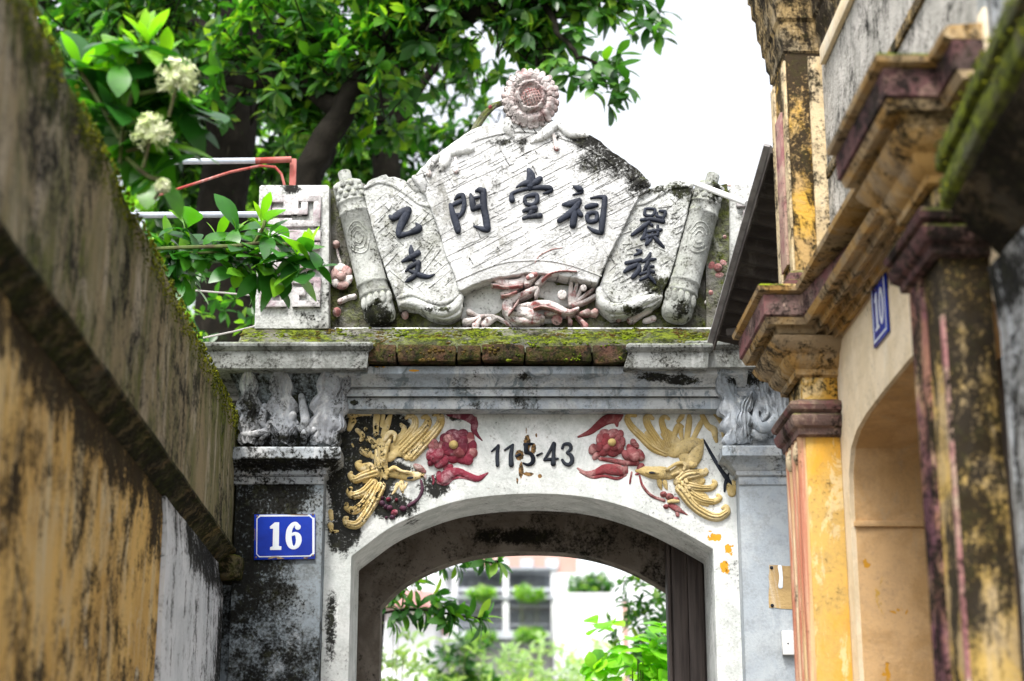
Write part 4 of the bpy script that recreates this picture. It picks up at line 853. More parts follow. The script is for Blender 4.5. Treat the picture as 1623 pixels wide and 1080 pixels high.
peony(zL, (1022, 335, 38), ring(1050, 350, 108, 10, 46, .018) + ring(1035, 340, 62, 7, 42, .027, .3) + [(1170, 400, 40, .018), (1130, 455, 42, .018), (860, 345, 46, .022), (840, 420, 42, .022), (890, 430, 50, .028), (920, 485, 44, .022), (840, 480, 32, .016), (960, 440, 40, .02)],
    [], [((850, 590, 10), (862, 625, 10), (855, 655, 8))], M_redL, None, M_cream)
part('cloud_relief', [zR((85, 272, 9), (180, 232, 24), (240, 185, 32), (320, 130, 44), (400, 120, 38), (440, 95, 16)), zR((395, 140, 26), (400, 180, 13)), zR((110, 262, 7), (200, 230, 9), (290, 170, 10), (380, 140, 9))], M_red, gate, 0.0, hf=.5, hmax=.018, jit=.04)
part('cloud_relief', [zR((80, 528, 8), (150, 572, 22), (230, 560, 28), (300, 535, 42), (380, 540, 50), (440, 545, 45), (470, 530, 20)), zR((100, 560, 8), (200, 600, 14), (300, 590, 13), (400, 612, 14), (470, 580, 12)), zR((470, 500, 20), (480, 560, 14))], M_red, gate, 0.0, hf=.5, hmax=.018, jit=.04)
part('cloud_relief', [zL((978, 85, 20), (1060, 95, 30), (1140, 110, 40), (1190, 155, 34), (1190, 215, 26), (1220, 262, 14), (1256, 302, 5)), zL((1160, 140, 20), (1200, 120, 16))], M_redL, gate, 0.0, hf=.5, hmax=.018, jit=.04)
part('cloud_relief', [zL((905, 570, 26), (930, 620, 44), (985, 575, 52), (1060, 556, 34), (1140, 585, 28), (1220, 612, 27), (1302, 565, 7)), zL((900, 640, 18), (960, 655, 16), (1020, 610, 14), (1100, 605, 10), (1200, 632, 9)), zL((960, 520, 30), (1000, 510, 22))], M_redL, gate, 0.0, hf=.5, hmax=.02, jit=.04)
tw = part('twig', [zR((585, 590, 8), (610, 670, 11), (680, 750, 13), (785, 792, 13))], M_red, gate, 0.0, hf=.9)
for (x, y, r) in ((780, 740, 30), (830, 760, 36), (880, 785, 30), (800, 840, 24)):
    q = B(); c = zR((x, y, r))[0]; blob(q, c[0], c[1], c[2], c[2] * .85, 0, .012); mk('petal', q, M_red, tw)
part('leaf', [zR((820, 800, 12), (860, 794, 18), (905, 796, 10))], M_cream, tw, -.008); part('leaf', [zR((840, 830, 24), (890, 860, 28), (930, 882, 14), (972, 905, 6)), zR((885, 880, 12), (895, 910, 18))], M_red, tw, 0)
tw = part('twig', [zL((758, 630, 11), (768, 700, 14), (730, 780, 14), (655, 832, 15))], M_plum, gate, 0.0, hf=.9)
for (x, y, r) in ((612, 855, 30), (540, 890, 32), (500, 850, 28), (440, 812, 30), (492, 780, 22), (556, 785, 16), (525, 925, 24), (470, 840, 22), (475, 930, 14), (440, 770, 16)):
    q = B(); c = zL((x, y, r))[0]; blob(q, c[0], c[1], c[2], c[2] * .8, 0, .012, random.uniform(-1, 1)); mk('petal', q, M_plum if x not in (540, 492, 556) else M_redL, tw)

# ---- date in raised figures
z6 = zm(760, 680, 10.143)
for S in ([((195, 365, 13), (260, 310, 20), (312, 262, 16)), ((300, 272, 26), (285, 420, 31), (290, 588, 31))], [((405, 345, 13), (470, 300, 20), (540, 255, 18)), ((532, 262, 24), (506, 420, 36), (510, 580, 42))],
          [((720, 248, 20), (780, 246, 22), (850, 244, 18)), ((748, 255, 34), (745, 380, 32)), ((745, 385, 24), (820, 402, 30), (862, 470, 35), (848, 545, 33), (780, 580, 25), (700, 552, 13))], [((590, 440, 22), (650, 413, 22))], [((925, 430, 18), (1005, 392, 14))],
          [((1195, 232, 28), (1110, 390, 24), (1040, 500, 20)), ((1200, 240, 32), (1190, 400, 30), (1185, 565, 42)), ((1040, 502, 20), (1150, 490, 25), (1260, 480, 17))],
          [((1330, 312, 24), (1362, 252, 24), (1440, 248, 30), (1470, 315, 28), (1405, 385, 20)), ((1402, 387, 18), (1470, 430, 32), (1490, 510, 35), (1440, 578, 30), (1372, 558, 27), (1330, 500, 22))]):
    glyph([z6(*s) for s in S], 0.0, gate, M_inkd, 'dash' if len(S) == 1 else 'digit', h=.010)

# bare patch left by a lost plate, on the right pillar
pt = mk('bare_patch', B().prism(pxz(roughpoly([(1219, 896), (1262, 898), (1263, 966), (1219, 963)], .8, 8), -.0815), -.0815, -.07), M_bare, gate)
for q in ((1223, 900), (1224, 960)): mk('screw_hole', B().ball(P(q[0], q[1], -.0825), (.006, .004, .006), 8, 5), M_inkd, pt)
part('paint_drip', [[(1236, 899, 3.5), (1238, 915, 3), (1237, 930, 4)]], M_enwhite, pt, -.0815, hf=.25)

# ------------------------------------------------------------------ number plate 16
z7 = zm2(390, 800, 10.8)
def rectz(pts, y): return pxz(pts, y)
plate = mk('number_plate', B().prism(rectz(z7((140, 168), (1185, 165), (1182, 930), (135, 947)), -.088), -.088, -.0845), M_enblue, None, bevel=.0012)
tag(plate, 'blue enamel house number plate reading 16 on the black stained left pillar', 'number plate')
yb = -.0884
mk('plate_border', B().prism(rectz(z7((178, 240), (235, 175), (1090, 172), (1140, 225), (1172, 225), (1172, 845), (1120, 868), (1105, 888), (225, 902), (175, 850)), yb), yb, yb + .0003), M_enwhite, plate, smooth=False)
mk('plate_field', B().prism(rectz(z7((196, 245), (245, 207), (1082, 200), (1133, 245), (1134, 825), (1085, 868), (232, 884), (190, 845)), yb - .0004), yb - .0004, yb), M_enblue, plate, smooth=False)
yd = yb - .0012
mk('digit', B().prism(rectz(z7((408, 375), (440, 350), (490, 305), (567, 303), (560, 708), (605, 716), (602, 775), (410, 778), (412, 730), (455, 715), (462, 412), (412, 412)), yd), yd, yd + .0008), M_enwhite, plate, smooth=False)
bb = B(); z7s = zm(390, 800, 10.8)
for i, s in enumerate([((905, 400, 30), (860, 330, 30), (800, 345, 38), (745, 430, 48), (730, 540, 52), (735, 630, 52), (765, 710, 42), (820, 738, 30), (875, 700, 42), (902, 620, 50), (890, 540, 48), (840, 497, 30), (770, 520, 26)), ((885, 380, 52), (886, 388, 52))]):
    stroke(bb, z7s(*s), yb - .0004, hf=.01, hmin=.0008 + .0003 * i, flat=.12, n=5, k=8, sink=.0002)
mk('digit', bb, M_enwhite, plate, smooth=False)
for q in ((190, 200), (1145, 170), (1145, 870), (170, 905)): c = z7(q)[0]; mk('screw', B().ball(P(c[0], c[1], -.089), (.0035, .002, .0035), 8, 5), M_rust, plate)
for pts in (((440, 888), (560, 890), (660, 925), (540, 935), (520, 905), (380, 935), (375, 915)), ((985, 905), (1075, 900), (1040, 925), (990, 925)), ((145, 400), (155, 420), (155, 620), (146, 600)), ((690, 150 + 18), (1060, 168), (1050, 185), (850, 180))):
    mk('chip', B().prism(rectz(z7(*pts), yb - .0006), yb - .0006, yb), M_rust, plate, smooth=False)

# white box on the right pillar
jb = mk('junction_box', B().box((X(1241, 1040, -.10), -.102, Z(1038, -.10)), (X(1276, 1040, -.10), -.0805, Z(1000, -.10))), M_plastic, None, bevel=.003)
tag(jb, 'small white plastic box low on the blue grey right pillar beside the yellow house', 'junction box')
mk('knob', B().ball(P(1249, 1020, -.103), (.0028, .002, .0028), 8, 5), M_ink, jb)
# ------------------------------------------------------------------ left boundary wall
def aw(x, y, z): return tuple(AW(x, y, z))
M_para = weathered('mossy_grey_parapet', (.27, .215, .125), (.155, .145, .065), T=.56, soft=.08, streak=(6, 6, 1.1), grime=.3, speck=.6, moss=1.0, light=(.42, .36, .27), lightT=.58, bump=.6, c2scale=(6, 6, 2), streakmix=.5,
    blots=[(aw(-.764, 3.0, 3.0), (.4, .9, .12), .12), (aw(-.764, 5.0, 2.95), (.4, 1.2, .12), .06)], off=2, under=(.11, .115, .03), underT=.60,
    mossblots=[(aw(-.764, 2.6, 3.09), (.6, 1.7, .24), 1.5), (aw(-.764, 4.2, 3.09), (.6, 1.5, .20), 1.5), (aw(-.764, 5.7, 3.10), (.6, 1.0, .40), 1.9), (aw(-.764, 3.3, 2.62), (.6, .9, .10), .6)])
M_ochre = weathered('ochre_wall', (.68, .44, .15), (.55, .34, .11), stain=(.018, .013, .008), T=.53, soft=.07, streak=(8, 8, 1.2), speck=.6, light=(.62, .50, .30), lightT=.56, bump=.5, c2scale=(5, 5, 3.5), streakmix=.34, big=3.2, under=(.60, .52, .38), underT=.62,
    blots=[(aw(-.8, 3.6, 2.55), (.4, 2.6, .16), .24), (aw(-.8, 3.15, 2.2), (.4, .25, .8), .06)], off=4)  # first blot paints a shadow-like dark band under the ledge
M_whitew = weathered('white_streaked_pilaster', (.68, .69, .71), (.55, .57, .59), T=.57, streak=(11, 11, 1.0), speck=.4, light=(.66, .67, .69), lightT=.58, bump=.4, streakmix=.65, blots=[(aw(-.79, 5.4, 2.5), (.4, .7, .12), .3), (aw(-.79, 5.85, 2.2), (.4, .25, .5), .15)], off=6)
M_ledge = weathered('dark_ledge', (.12, .085, .045), (.075, .065, .045), T=.48, streak=(8, 8, 4), speck=.6, moss=.8, sidemoss=.12, bump=.7, light=(.30, .19, .08), lightT=.62, off=8)
wall = thing('boundary_wall', 'tall ochre boundary wall with mossy grey parapet, streaked with black mould, on the left', 'wall', (-.88, 4.0, 0), alley=True)
def grid_face(x0, x1, y0, y1, z0, z1, ny, nz, amp, topamp=0.0, seed=0):
    """a wall slab whose alley face and top are uneven; x1 is the alley face"""
    vs = []; fs = []; row = nz + 4
    for i in range(ny + 1):
        y = y0 + (y1 - y0) * i / ny
        ta = mnoise.noise(Vector((y * 5, seed, 0))) * topamp + mnoise.noise(Vector((y * 17, seed, 3))) * topamp * .5
        for j in range(nz + 1):
            z = z0 + (z1 - z0) * j / nz; q = (mnoise.noise(Vector((y * 3, z * 3, seed))) + .5 * mnoise.noise(Vector((y * 11, z * 8, seed)))) * amp
            vs.append((x1 + q - (.012 if j == nz else 0), y, z + (ta if j == nz else 0)))
        vs.append(((x0 + x1) / 2, y, z1 + .012 + ta * 1.5)); vs.append((x0 + .01, y, z1 + ta)); vs.append((x0, y, z0))
    for i in range(ny):
        for j in range(row): fs.append((i * row + j, i * row + (j + 1) % row, (i + 1) * row + (j + 1) % row, (i + 1) * row + j))
    fs += [tuple(range(row - 1, -1, -1)), tuple(ny * row + j for j in range(row))]
    return B().add(vs, fs)
mk('parapet', grid_face(-.99, -.764, 1.2, 5.94, 2.605, 3.06, 110, 10, .006, .010, 1), M_para, wall, ang=60)
LP = [(0, 2.60), (.050, 2.604), (.055, 2.597), (.054, 2.588), (.040, 2.582), (.036, 2.571), (.024, 2.562), (.014, 2.556), (.010, 2.548), (0, 2.544)]
lp = B(); n = 60; vs = []; fs = []; k = len(LP)
for i in range(n + 1):
    y = 1.2 + (5.99 - 1.2) * i / n
    for p_, z in LP:
        q = mnoise.noise(Vector((y * 5, z * 20, 7))) * .005 + mnoise.noise(Vector((y * 21, z * 30, 9))) * .0015
        vs.append((-.805 + p_ + (q if p_ else 0), y, z + q * .5))
for i in range(n):
    for j in range(k): fs.append((i * k + j, i * k + (j + 1) % k, (i + 1) * k + (j + 1) % k, (i + 1) * k + j))
fs += [tuple(range(k)), tuple(n * k + j for j in range(k))]
mk('ledge', lp.add(vs, fs), M_ledge, wall, ang=50)
mk('wall_body', grid_face(-.99, -.80, 3.02, 4.695, 0, 2.598, 50, 24, .006, 0, 3), M_ochre, wall, ang=60)
M_ochre2 = weathered('pale_ochre_wall', (.66, .47, .20), (.56, .38, .15), stain=(.03, .021, .011), T=.58, streak=(7, 7, 1.3), speck=.4, light=(.56, .45, .30), lightT=.58, bump=.4, streakmix=.55, off=11, blots=[(aw(-.8, 2.7, 2.5), (.4, .6, .14), .2)])  # blot carries on the painted shadow-like band under the ledge
mk('wall_body', grid_face(-.99, -.795, 1.2, 3.005, 0, 2.598, 40, 24, .006, 0, 4), M_ochre2, wall, ang=60)
mk('joint_filler', B().box((-.985, 3.0, 0), (-.815, 3.03, 2.59)), M_inkd, wall)
mk('joint_patch', B().prism([(0, 0), (1, 0), (1, 1), (0, 1)], 0, .1), M_whitew, wall) if False else None
bb = B(); vs = []
for i in range(13):
    z = 1.75 + .43 * i / 12; wd = .028 * math.sin(math.pi * (i + .5) / 13) + .006
    vs += [(-.791, 2.985 - wd, z), (-.789, 2.995 + wd * .2, z)]
mk('render_repair', B().add(vs + [(v[0] - .02, v[1], v[2]) for v in vs], [(2 * i, 2 * i + 1, 2 * i + 3, 2 * i + 2) for i in range(12)] + [(26 + 2 * i, 2 * i, 2 * i + 2, 28 + 2 * i) for i in range(12)] + [(2 * i + 1, 27 + 2 * i, 29 + 2 * i, 2 * i + 3) for i in range(12)]), M_whitew, wall)
mk('pilaster', grid_face(-.99, -.787, 4.70, 5.86, 0, 2.545, 30, 24, .003, 0, 5), M_whitew, wall, ang=60)
# the ragged corner of the ledge near the gate
mk('ledge_corner', B().box((-.82, 5.80, 2.50), (-.725, 5.97, 2.575)), M_ledge, wall, bevel=.012, cut=3, rough=.012)
# moss along the wall top
b = B()
for i in range(3600):
    y = random.uniform(1.6, 5.93)
    if mnoise.noise(Vector((y * 3.3, 0, 5))) < -.25: continue
    a = random.random() ** 1.7; z = 3.062 - a * .10; x = -.772 + random.uniform(-.10, 0) * (a < .1) + (.012 if a > .1 else 0)
    r = random.uniform(.0022, .0055) * (1 - .5 * a); b.ball((x, y, z), (r * .8, r * 1.3, r * .9), 5, 4)
M_moss2 = None
m_ = Mat('wall_moss'); _n = m_.noise(30, 5, .7); M_moss2 = m_.done(m_.mix(m_.sm(_n, .4, .62), (.03, .04, .006), (.20, .21, .012)), .95, m_.bump(m_.noise(160, 3, .7), .9, .004), spec=.1)
mk('moss_tufts', b, M_moss2, wall, kind='stuff', ang=180)

# ------------------------------------------------------------------ right: yellow house
M_yel = weathered('ochre_yellow_paint', (.56, .30, .04), (.54, .35, .10), T=.66, grime=.2, under=(.64, .48, .24), underT=.56, streak=(8, 8, .9), speck=.35, light=(.62, .50, .28), lightT=.60, bump=.3, c2scale=(8, 8, 2.5), off=3,
    blots=[(aw(.95, 4.65, 2.83), (.4, .4, .07), .16), (aw(.95, 4.7, 2.9), (.4, .5, .1), .14)])
M_yeld = weathered('stained_yellow_pilaster', (.55, .33, .06), (.45, .30, .13), stain=(.016, .012, .008), T=.475, soft=.04, brk=.35, big=5, streak=(7, 7, 2), speck=.7, light=(.55, .45, .28), lightT=.62, bump=.5, off=13)
M_near = weathered('black_stained_pilaster', (.48, .33, .10), (.36, .27, .14), stain=(.012, .010, .008), T=.465, soft=.05, brk=.45, big=4, streak=(12, 12, 1.3), speck=.6, light=(.50, .40, .26), lightT=.63, bump=.5, off=17)
M_dkcap = weathered('blackened_capital', (.42, .30, .14), (.32, .26, .17), stain=(.014, .011, .008), T=.48, soft=.06, brk=.5, streak=(10, 10, 3), speck=.6, light=(.44, .36, .24), lightT=.62, bump=.5, off=19)
M_strip = weathered('stained_cream_strip', (.60, .48, .30), (.48, .36, .20), stain=(.02, .015, .010), T=.56, streak=(9, 9, 1.5), speck=.5, grime=.25, light=(.66, .55, .38), lightT=.6, bump=.5, off=29)
M_creamw = weathered('cream_wall', (.74, .62, .44), (.66, .54, .36), T=.70, grime=.10, streak=(8, 8, 1), speck=.3, light=(.72, .65, .52), lightT=.60, bump=.25, off=23, blots=[(aw(1, 3.6, 2.93), (.4, 1.2, .07), .3)])
M_rev = weathered('tan_reveal', (.62, .40, .20), (.53, .33, .15), T=.71, grime=.15, peels=[(aw(1.1, 4.53, 2.22), (.05, .3, .02), .7), (aw(1.07, 4.53, 2.05), (.03, .3, .06), .7), (aw(1.03, 4.53, 2.35), (.02, .3, .03), .7)], streak=(8, 8, 2), speck=.25, light=(.48, .37, .24), lightT=.64, bump=.3, off=27, under=(.56, .33, .06), underT=.655)
M_upw = weathered('grey_white_plaster', (.46, .44, .40), (.33, .32, .29), T=.57, soft=.10, grime=.45, streak=(7, 7, 3), speck=.6, light=(.54, .51, .47), lightT=.56, bump=.9, c2scale=(5, 5, 3), off=31)
M_trim = weathered('maroon_trim', (.17, .075, .075), (.14, .09, .08), stain=(.018, .012, .010), T=.55, grime=.3, streak=(9, 9, 5), speck=.5, light=(.38, .28, .22), lightT=.58, bump=.5, off=37, moss=.5)
M_trimd = weathered('blackened_trim', (.10, .05, .05), (.08, .055, .05), stain=(.010, .008, .007), T=.52, streak=(7, 7, 5), speck=.5, light=(.28, .19, .15), lightT=.62, bump=.5, off=38, moss=.6)
M_flute = weathered('pink_cream_flutes', (.42, .16, .10), (.58, .42, .22), T=.66, streak=(26, 26, .6), speck=.3, light=(.66, .54, .38), lightT=.56, bump=.4, off=41, c2scale=(22, 22, .8))
M_crn = weathered('cornice_stained', (.38, .23, .08), (.28, .21, .13), stain=(.014, .011, .008), T=.555, streak=(9, 9, 5), speck=.6, light=(.44, .33, .19), lightT=.58, bump=.6, off=43, moss=1.0, sidemoss=.0)
hs_ = thing('yellow_house', 'ochre yellow old house with stained pilasters, cornice and arched doorway on the right', 'house', (1.15, 4.0, 0), alley=True)
FN, FF = 4.61, 4.83          # far pilaster, near and far edge along the alley
NN, NF = 3.205, 3.43         # near pilaster
# wall with arched doorway (in the plane x' = 1.0), built as an outline extruded along x
ar = [(4.54, 0.0), (4.54, 2.50), (4.53, 2.585), (4.49, 2.64), (4.42, 2.668), (4.30, 2.683), (4.1, 2.692), (3.85, 2.697), (3.6, 2.692), (3.4, 2.683), (3.28, 2.668), (3.21, 2.64), (3.17, 2.585), (3.16, 2.50), (3.16, 0.0)]
outl = [(4.83, 0.0), (4.83, 2.99), (2.95, 2.99), (2.95, 0.0)] + list(reversed(ar))
def xprism(poly, x0, x1):
    n = len(poly)
    return B().add([(x0, y, z) for y, z in poly] + [(x1, y, z) for y, z in poly], [tuple(range(n)), tuple(range(2 * n - 1, n - 1, -1))] + [(i, (i + 1) % n, (i + 1) % n + n, i + n) for i in range(n)])
mk('wall', xprism(outl, 1.0, 1.012), M_creamw, hs_, ang=30)
outl2 = [(4.83, 0.0), (4.83, 2.96), (2.95, 2.96), (2.95, 0.0)] + list(reversed([(y - (.004 if y > 3.85 else -.004), z - .003) for y, z in ar]))
mk('doorway_reveal', xprism([(a, c) for a, c in outl2], 1.0122, 1.20), M_rev, hs_, ang=30)
mk('reveal_band', B().box((1.006, 4.527, 2.44), (1.20, 4.54, 2.456)), M_rev, hs_, bevel=.004)
dl = mk('door', B().box((1.205, 3.1, 0), (1.25, 4.6, 2.75)), M_wood, hs_)
for i in range(5): mk('plank', B().box((1.198, 3.13 + i * .29, 0), (1.2045, 3.405 + i * .29, 2.74)), M_wood, dl)
def pilaster(y0, y1, z0, z1, mat, flutemat, name='pilaster', flut=True, xf=.90, steps=True):
    o = mk(name, B().box((xf + .006, y0, z0), (1.0, y1, z1)), mat, hs_, bevel=.004)
    if flut:
        wq = (y1 - y0) / 5
        for i in range(5):
            yy = y0 + wq * (i + .5); mk('flute', B().tube([(xf + .006, yy, z0), (xf + .006, yy, z1)], wq * .44, 8), flutemat, o, ang=60)
    return o
pilaster(FN, FF, 0, 2.70, M_yel, M_flute)
pilaster(NN, NF, 0, 2.957, M_near, M_near, flut=False)
mk('pink_stripe', B().box((.899, NN - .004, 0), (.9055, NN + .011, 2.60)), weathered('faded_pink_edge', (.36, .17, .17), (.46, .36, .26), T=.56, streak=(10, 10, 1), bump=.3, off=47), hs_)
mk('purple_strip', B().box((.897, NF - .10, 0), (.9058, NF - .01, 2.78)), weathered('purple_flaking_paint', (.17, .075, .10), (.28, .14, .10), T=.52, streak=(10, 10, 1.2), light=(.5, .38, .2), lightT=.60, bump=.4, off=53), hs_)
mk('frieze_block', B().box((.906, FN, 2.70), (1.0, FF, 2.957)), M_yel, hs_, bevel=.003)
def pil_path(y1, y0, xf=.90): return [(1.0, y1), (xf, y1), (xf, y0), (1.0, y0)]
CP = [(0, 2.695), (.014, 2.70), (.016, 2.715), (.026, 2.722), (.032, 2.735), (.034, 2.748), (.024, 2.757), (.036, 2.764), (.040, 2.776), (.034, 2.787), (.012, 2.795), (0, 2.80)]
mk('pilaster_capital', B().sweep(pil_path(FF, FN), CP), M_trim, hs_, ang=30)
mk('pilaster_capital', B().sweep(pil_path(NF, NN), [(p, z + .02) for p, z in CP]), M_trimd, hs_, ang=30)
bb = B()
for i in range(2): bb.ball((.893, FN + .05 + i * .10, 2.662), (.014, .03, .032), 10, 8)
mk('swag', bb, weathered('cream_ornament', (.66, .55, .36), (.55, .40, .25), bump=.4), hs_)
path = [(1.18, FF), (.90, FF), (.90, FN), (1.0, FN), (1.0, NF), (.90, NF), (.90, NN), (1.0, NN), (1.0, 2.97)]
CQ = [(0, 2.955), (.018, 2.948), (.024, 2.966), (.040, 2.956), (.046, 2.974), (.066, 2.963), (.074, 2.985), (.096, 2.980), (.104, 2.9975), (0, 2.998)]
CQ_ = [(p_, 2.958 + (z_ - 2.885) * .36) for p_, z_ in [(0, 2.885), (.012, 2.89), (.016, 2.905), (.028, 2.912), (.036, 2.932), (.05, 2.945), (.066, 2.955), (.084, 2.97), (.098, 2.985), (.104, 2.996), (0, 2.998)]]
mk('cornice', B().sweep(path, CQ), M_crn, hs_, ang=25)
mk('bed_moulding', B().sweep(pil_path(FF, FN), [(0, 2.86), (.012, 2.865), (.014, 2.88), (.03, 2.89), (.04, 2.905), (.042, 2.915), (.06, 2.925), (.075, 2.945), (.08, 2.956), (0, 2.957)]), M_crn, hs_, ang=30)
mk('bed_moulding', B().sweep(pil_path(NF, NN), [(0, 2.86), (.012, 2.865), (.014, 2.88), (.03, 2.89), (.04, 2.905), (.042, 2.915), (.06, 2.925), (.075, 2.945), (.08, 2.956), (0, 2.957)]), M_crn, hs_, ang=30)
CQ2 = [(0, 2.999), (.104, 2.999), (.110, 3.003), (.110, 3.058), (0, 3.06)]
pfar, pnear = path[:5] + [(1.0, NF + .11)], [(1.0, NF + .1095), (1.0, NF), (.90, NF), (.90, NN), (1.0, NN), (1.0, 2.97)]
mk('fascia', B().sweep(pfar, CQ2), M_trim, hs_, ang=25); mk('fascia', B().sweep(pnear, CQ2), M_trimd, hs_, ang=25)
CQ3 = [(0, 3.061), (.112, 3.061), (.124, 3.066), (.127, 3.078), (.118, 3.086), (0, 3.10)]
mk('drip_moulding', B().sweep(path, CQ3), M_crn, hs_, ang=35)
# upper storey
mk('wall', B().box((1.0, 2.95, 3.08), (1.2, FF - .002, 5.2)), M_upw, hs_)
up = mk('pilaster', B().box((.90, FN, 3.08), (1.0, FF, 3.83)), M_yeld, hs_, bevel=.004)
mk('edge_strip', B().box((.893, FN - .004, 3.1), (.9, FN + .045, 3.79)), M_strip, up, bevel=.003); mk('edge_strip', B().box((.893, FF - .055, 3.1), (.9, FF, 3.79)), M_strip, up, bevel=.003)
mk('raised_panel', B().box((.889, FN + .06, 3.2), (.899, FF - .07, 3.66)), weathered('faded_maroon_panel', (.26, .12, .12), (.40, .28, .22), T=.6, streak=(9, 9, 2), bump=.4, off=59), up, bevel=.004)
mk('cream_strip', B().box((.962, FN - .012, 3.08), (1.0, FN - .0025, 3.80)), M_strip, hs_)
mk('pilaster_base', B().sweep(pil_path(FF, FN), [(0, 3.10), (.034, 3.10), (.036, 3.125), (.024, 3.13), (.022, 3.15), (.01, 3.158), (0, 3.165)]), M_trim, hs_, ang=30)
UC = [(p_ * .45, z_ + .115) for p_, z_ in [(0, 3.70), (.012, 3.705), (.014, 3.735), (.03, 3.75), (.034, 3.79), (.05, 3.80), (.056, 3.84), (.074, 3.86), (.080, 3.92), (.10, 3.935), (.104, 3.98), (.12, 3.99), (.12, 4.04), (0, 4.06)]]
mk('upper_cornice', B().sweep([(1.18, FF), (.90, FF), (.90, FN), (1.0, FN), (1.0, 2.97)], UC), M_dkcap, hs_, ang=30)
mk('wall_band', B().box((.992, 3.0, 3.42), (1.0, 4.58, 3.45)), M_dkcap, hs_, bevel=.003)
mk('wall_panel', B().box((.985, 3.6, 3.75), (1.0, 4.55, 3.80)), M_creamw, hs_, bevel=.004)
# patches of faded plaster over the near pilaster head
mk('frieze_block', B().box((.935, NN + .002, 2.83), (1.0, NF, 2.957)), M_upw, hs_, bevel=.004)
# number plate 10
ya, yb_ = 4.15, 4.00
np_ = thing('number_plate', 'blue number plate reading 10 on the cream wall of the yellow house', 'number plate', (.996, 4.08, 2.888), alley=True)
mk('plate_field', B().box((.993, yb_, 2.808), (.999, ya, 2.968)), M_enblue, np_, bevel=.001)
def on_plate(poly, x, mat, name): mk(name, xprism([(ya - (ya - yb_) * u, 2.808 + .16 * v) for u, v in poly], x, x + .0006), mat, np_, smooth=False)
for r in ([(.06, .05), (.94, .05), (.94, .085), (.06, .085)], [(.06, .915), (.94, .915), (.94, .95), (.06, .95)], [(.06, .085), (.10, .085), (.10, .915), (.06, .915)], [(.90, .085), (.94, .085), (.94, .915), (.90, .915)]): on_plate(r, .9925, M_enwhite, 'plate_border')
on_plate([(.22, .66), (.33, .78), (.42, .78), (.42, .25), (.49, .25), (.49, .2), (.22, .2), (.22, .25), (.30, .25), (.30, .66)], .9922, M_enwhite, 'digit')
o_ = [(.68 + .15 * math.cos(t), .49 + .29 * math.sin(t)) for t in np.linspace(0, 2 * math.pi, 21)[:-1]]; i_ = [(.68 + .06 * math.cos(t), .49 + .2 * math.sin(t)) for t in np.linspace(0, 2 * math.pi, 21)[:-1]]
on_plate(o_ + [o_[0]] + [i_[0]] + list(reversed(i_)), .9920, M_enwhite, 'digit')

# ------------------------------------------------------------------ right: nearer grey house with a mossy ledge
M_nearw = weathered('blue_grey_dirty_wall', (.34, .35, .35), (.24, .24, .23), T=.56, streak=(9, 9, 1.2), speck=.5, light=(.56, .60, .64), lightT=.56, bump=.4, off=61, blots=[(aw(.97, 2.9, 2.62), (.4, 1.0, .10), .15)])
M_green = weathered('green_mossy_ledge', (.12, .11, .07), (.08, .085, .05), T=.60, streak=(7, 7, 4), moss=1.0, sidemoss=.8, bump=.8, off=67, light=(.24, .17, .10), lightT=.63)
nh = thing('grey_house', 'dirty grey house front with a green mossy ledge at the right edge', 'house', (1.1, 2.2, 0), alley=True)
mk('wall', grid_face(1.3, .975, .8, 3.10, 0, 2.66, 40, 22, -.004, 0, 15), M_nearw, nh, ang=60)
bb = B(); vs = []; fs = []
def coping(prof, y0, y1, mat, name):
    vs = []; fs = []; n = 44; k = len(prof)
    for i in range(n + 1):
        y = y0 + (y1 - y0) * i / n
        for j, (x, z) in enumerate(prof):
            q = (mnoise.noise(Vector((y * 6, z * 9, 3))) * .009 + mnoise.noise(Vector((y * 19, z * 25, 6))) * .004) if x < 1.1 else 0
            vs.append((x + q, y, z + q * .6 + (3.05 - y) * .13))
    for i in range(n):
        for j in range(k): fs.append((i * k + j, i * k + (j + 1) % k, (i + 1) * k + (j + 1) % k, (i + 1) * k + j))
    fs += [tuple(range(k)), tuple(n * k + j for j in range(k))]
    return mk(name, B().add(vs, fs), mat, nh, ang=35)
mk('wall', B().add([(.976, .8, 2.655), (1.29, .8, 2.655), (1.29, 3.09, 2.655), (.976, 3.09, 2.655), (.976, .8, 2.98), (1.29, .8, 2.98), (1.29, 3.09, 2.665), (.976, 3.09, 2.665)], [(0, 3, 2, 1), (4, 5, 6, 7), (0, 1, 5, 4), (1, 2, 6, 5), (2, 3, 7, 6), (3, 0, 4, 7)]), M_nearw, nh)
M_corb = weathered('black_corbel', (.07, .055, .035), (.045, .04, .03), stain=(.008, .007, .005), T=.45, bump=.6, light=(.16, .11, .05), lightT=.64, off=71)
coping([(.975, 2.655), (.955, 2.672), (.945, 2.69), (.92, 2.705), (.905, 2.73), (.885, 2.742), (.884, 2.752), (1.2, 2.752), (1.2, 2.655)], .8, 3.04, M_corb, 'corbel')
coping([(1.2, 2.7535), (.880, 2.7535), (.868, 2.758), (.866, 2.764), (.868, 2.805), (.880, 2.808), (.880, 2.822), (.862, 2.826), (.860, 2.832), (.862, 2.858), (.872, 2.868), (.93, 2.876), (1.2, 2.93)], .8, 3.05, M_green, 'coping')
b = B()
for i in range(800):
    y = random.uniform(1.5, 3.04); t = random.random(); x = .862 + .07 * t ** 2 if i % 2 else .862; z = (2.87 + .01 * t if i % 2 else random.uniform(2.765, 2.87)) + (3.05 - y) * .13
    if mnoise.noise(Vector((y * 5, z * 8, 15))) < -.12: continue
    r = random.uniform(.0015, .004); b.ball((x, y, z), (r, r * 1.3, r), 5, 4)
mk('moss_tufts', b, M_moss2, nh, kind='stuff', ang=180)
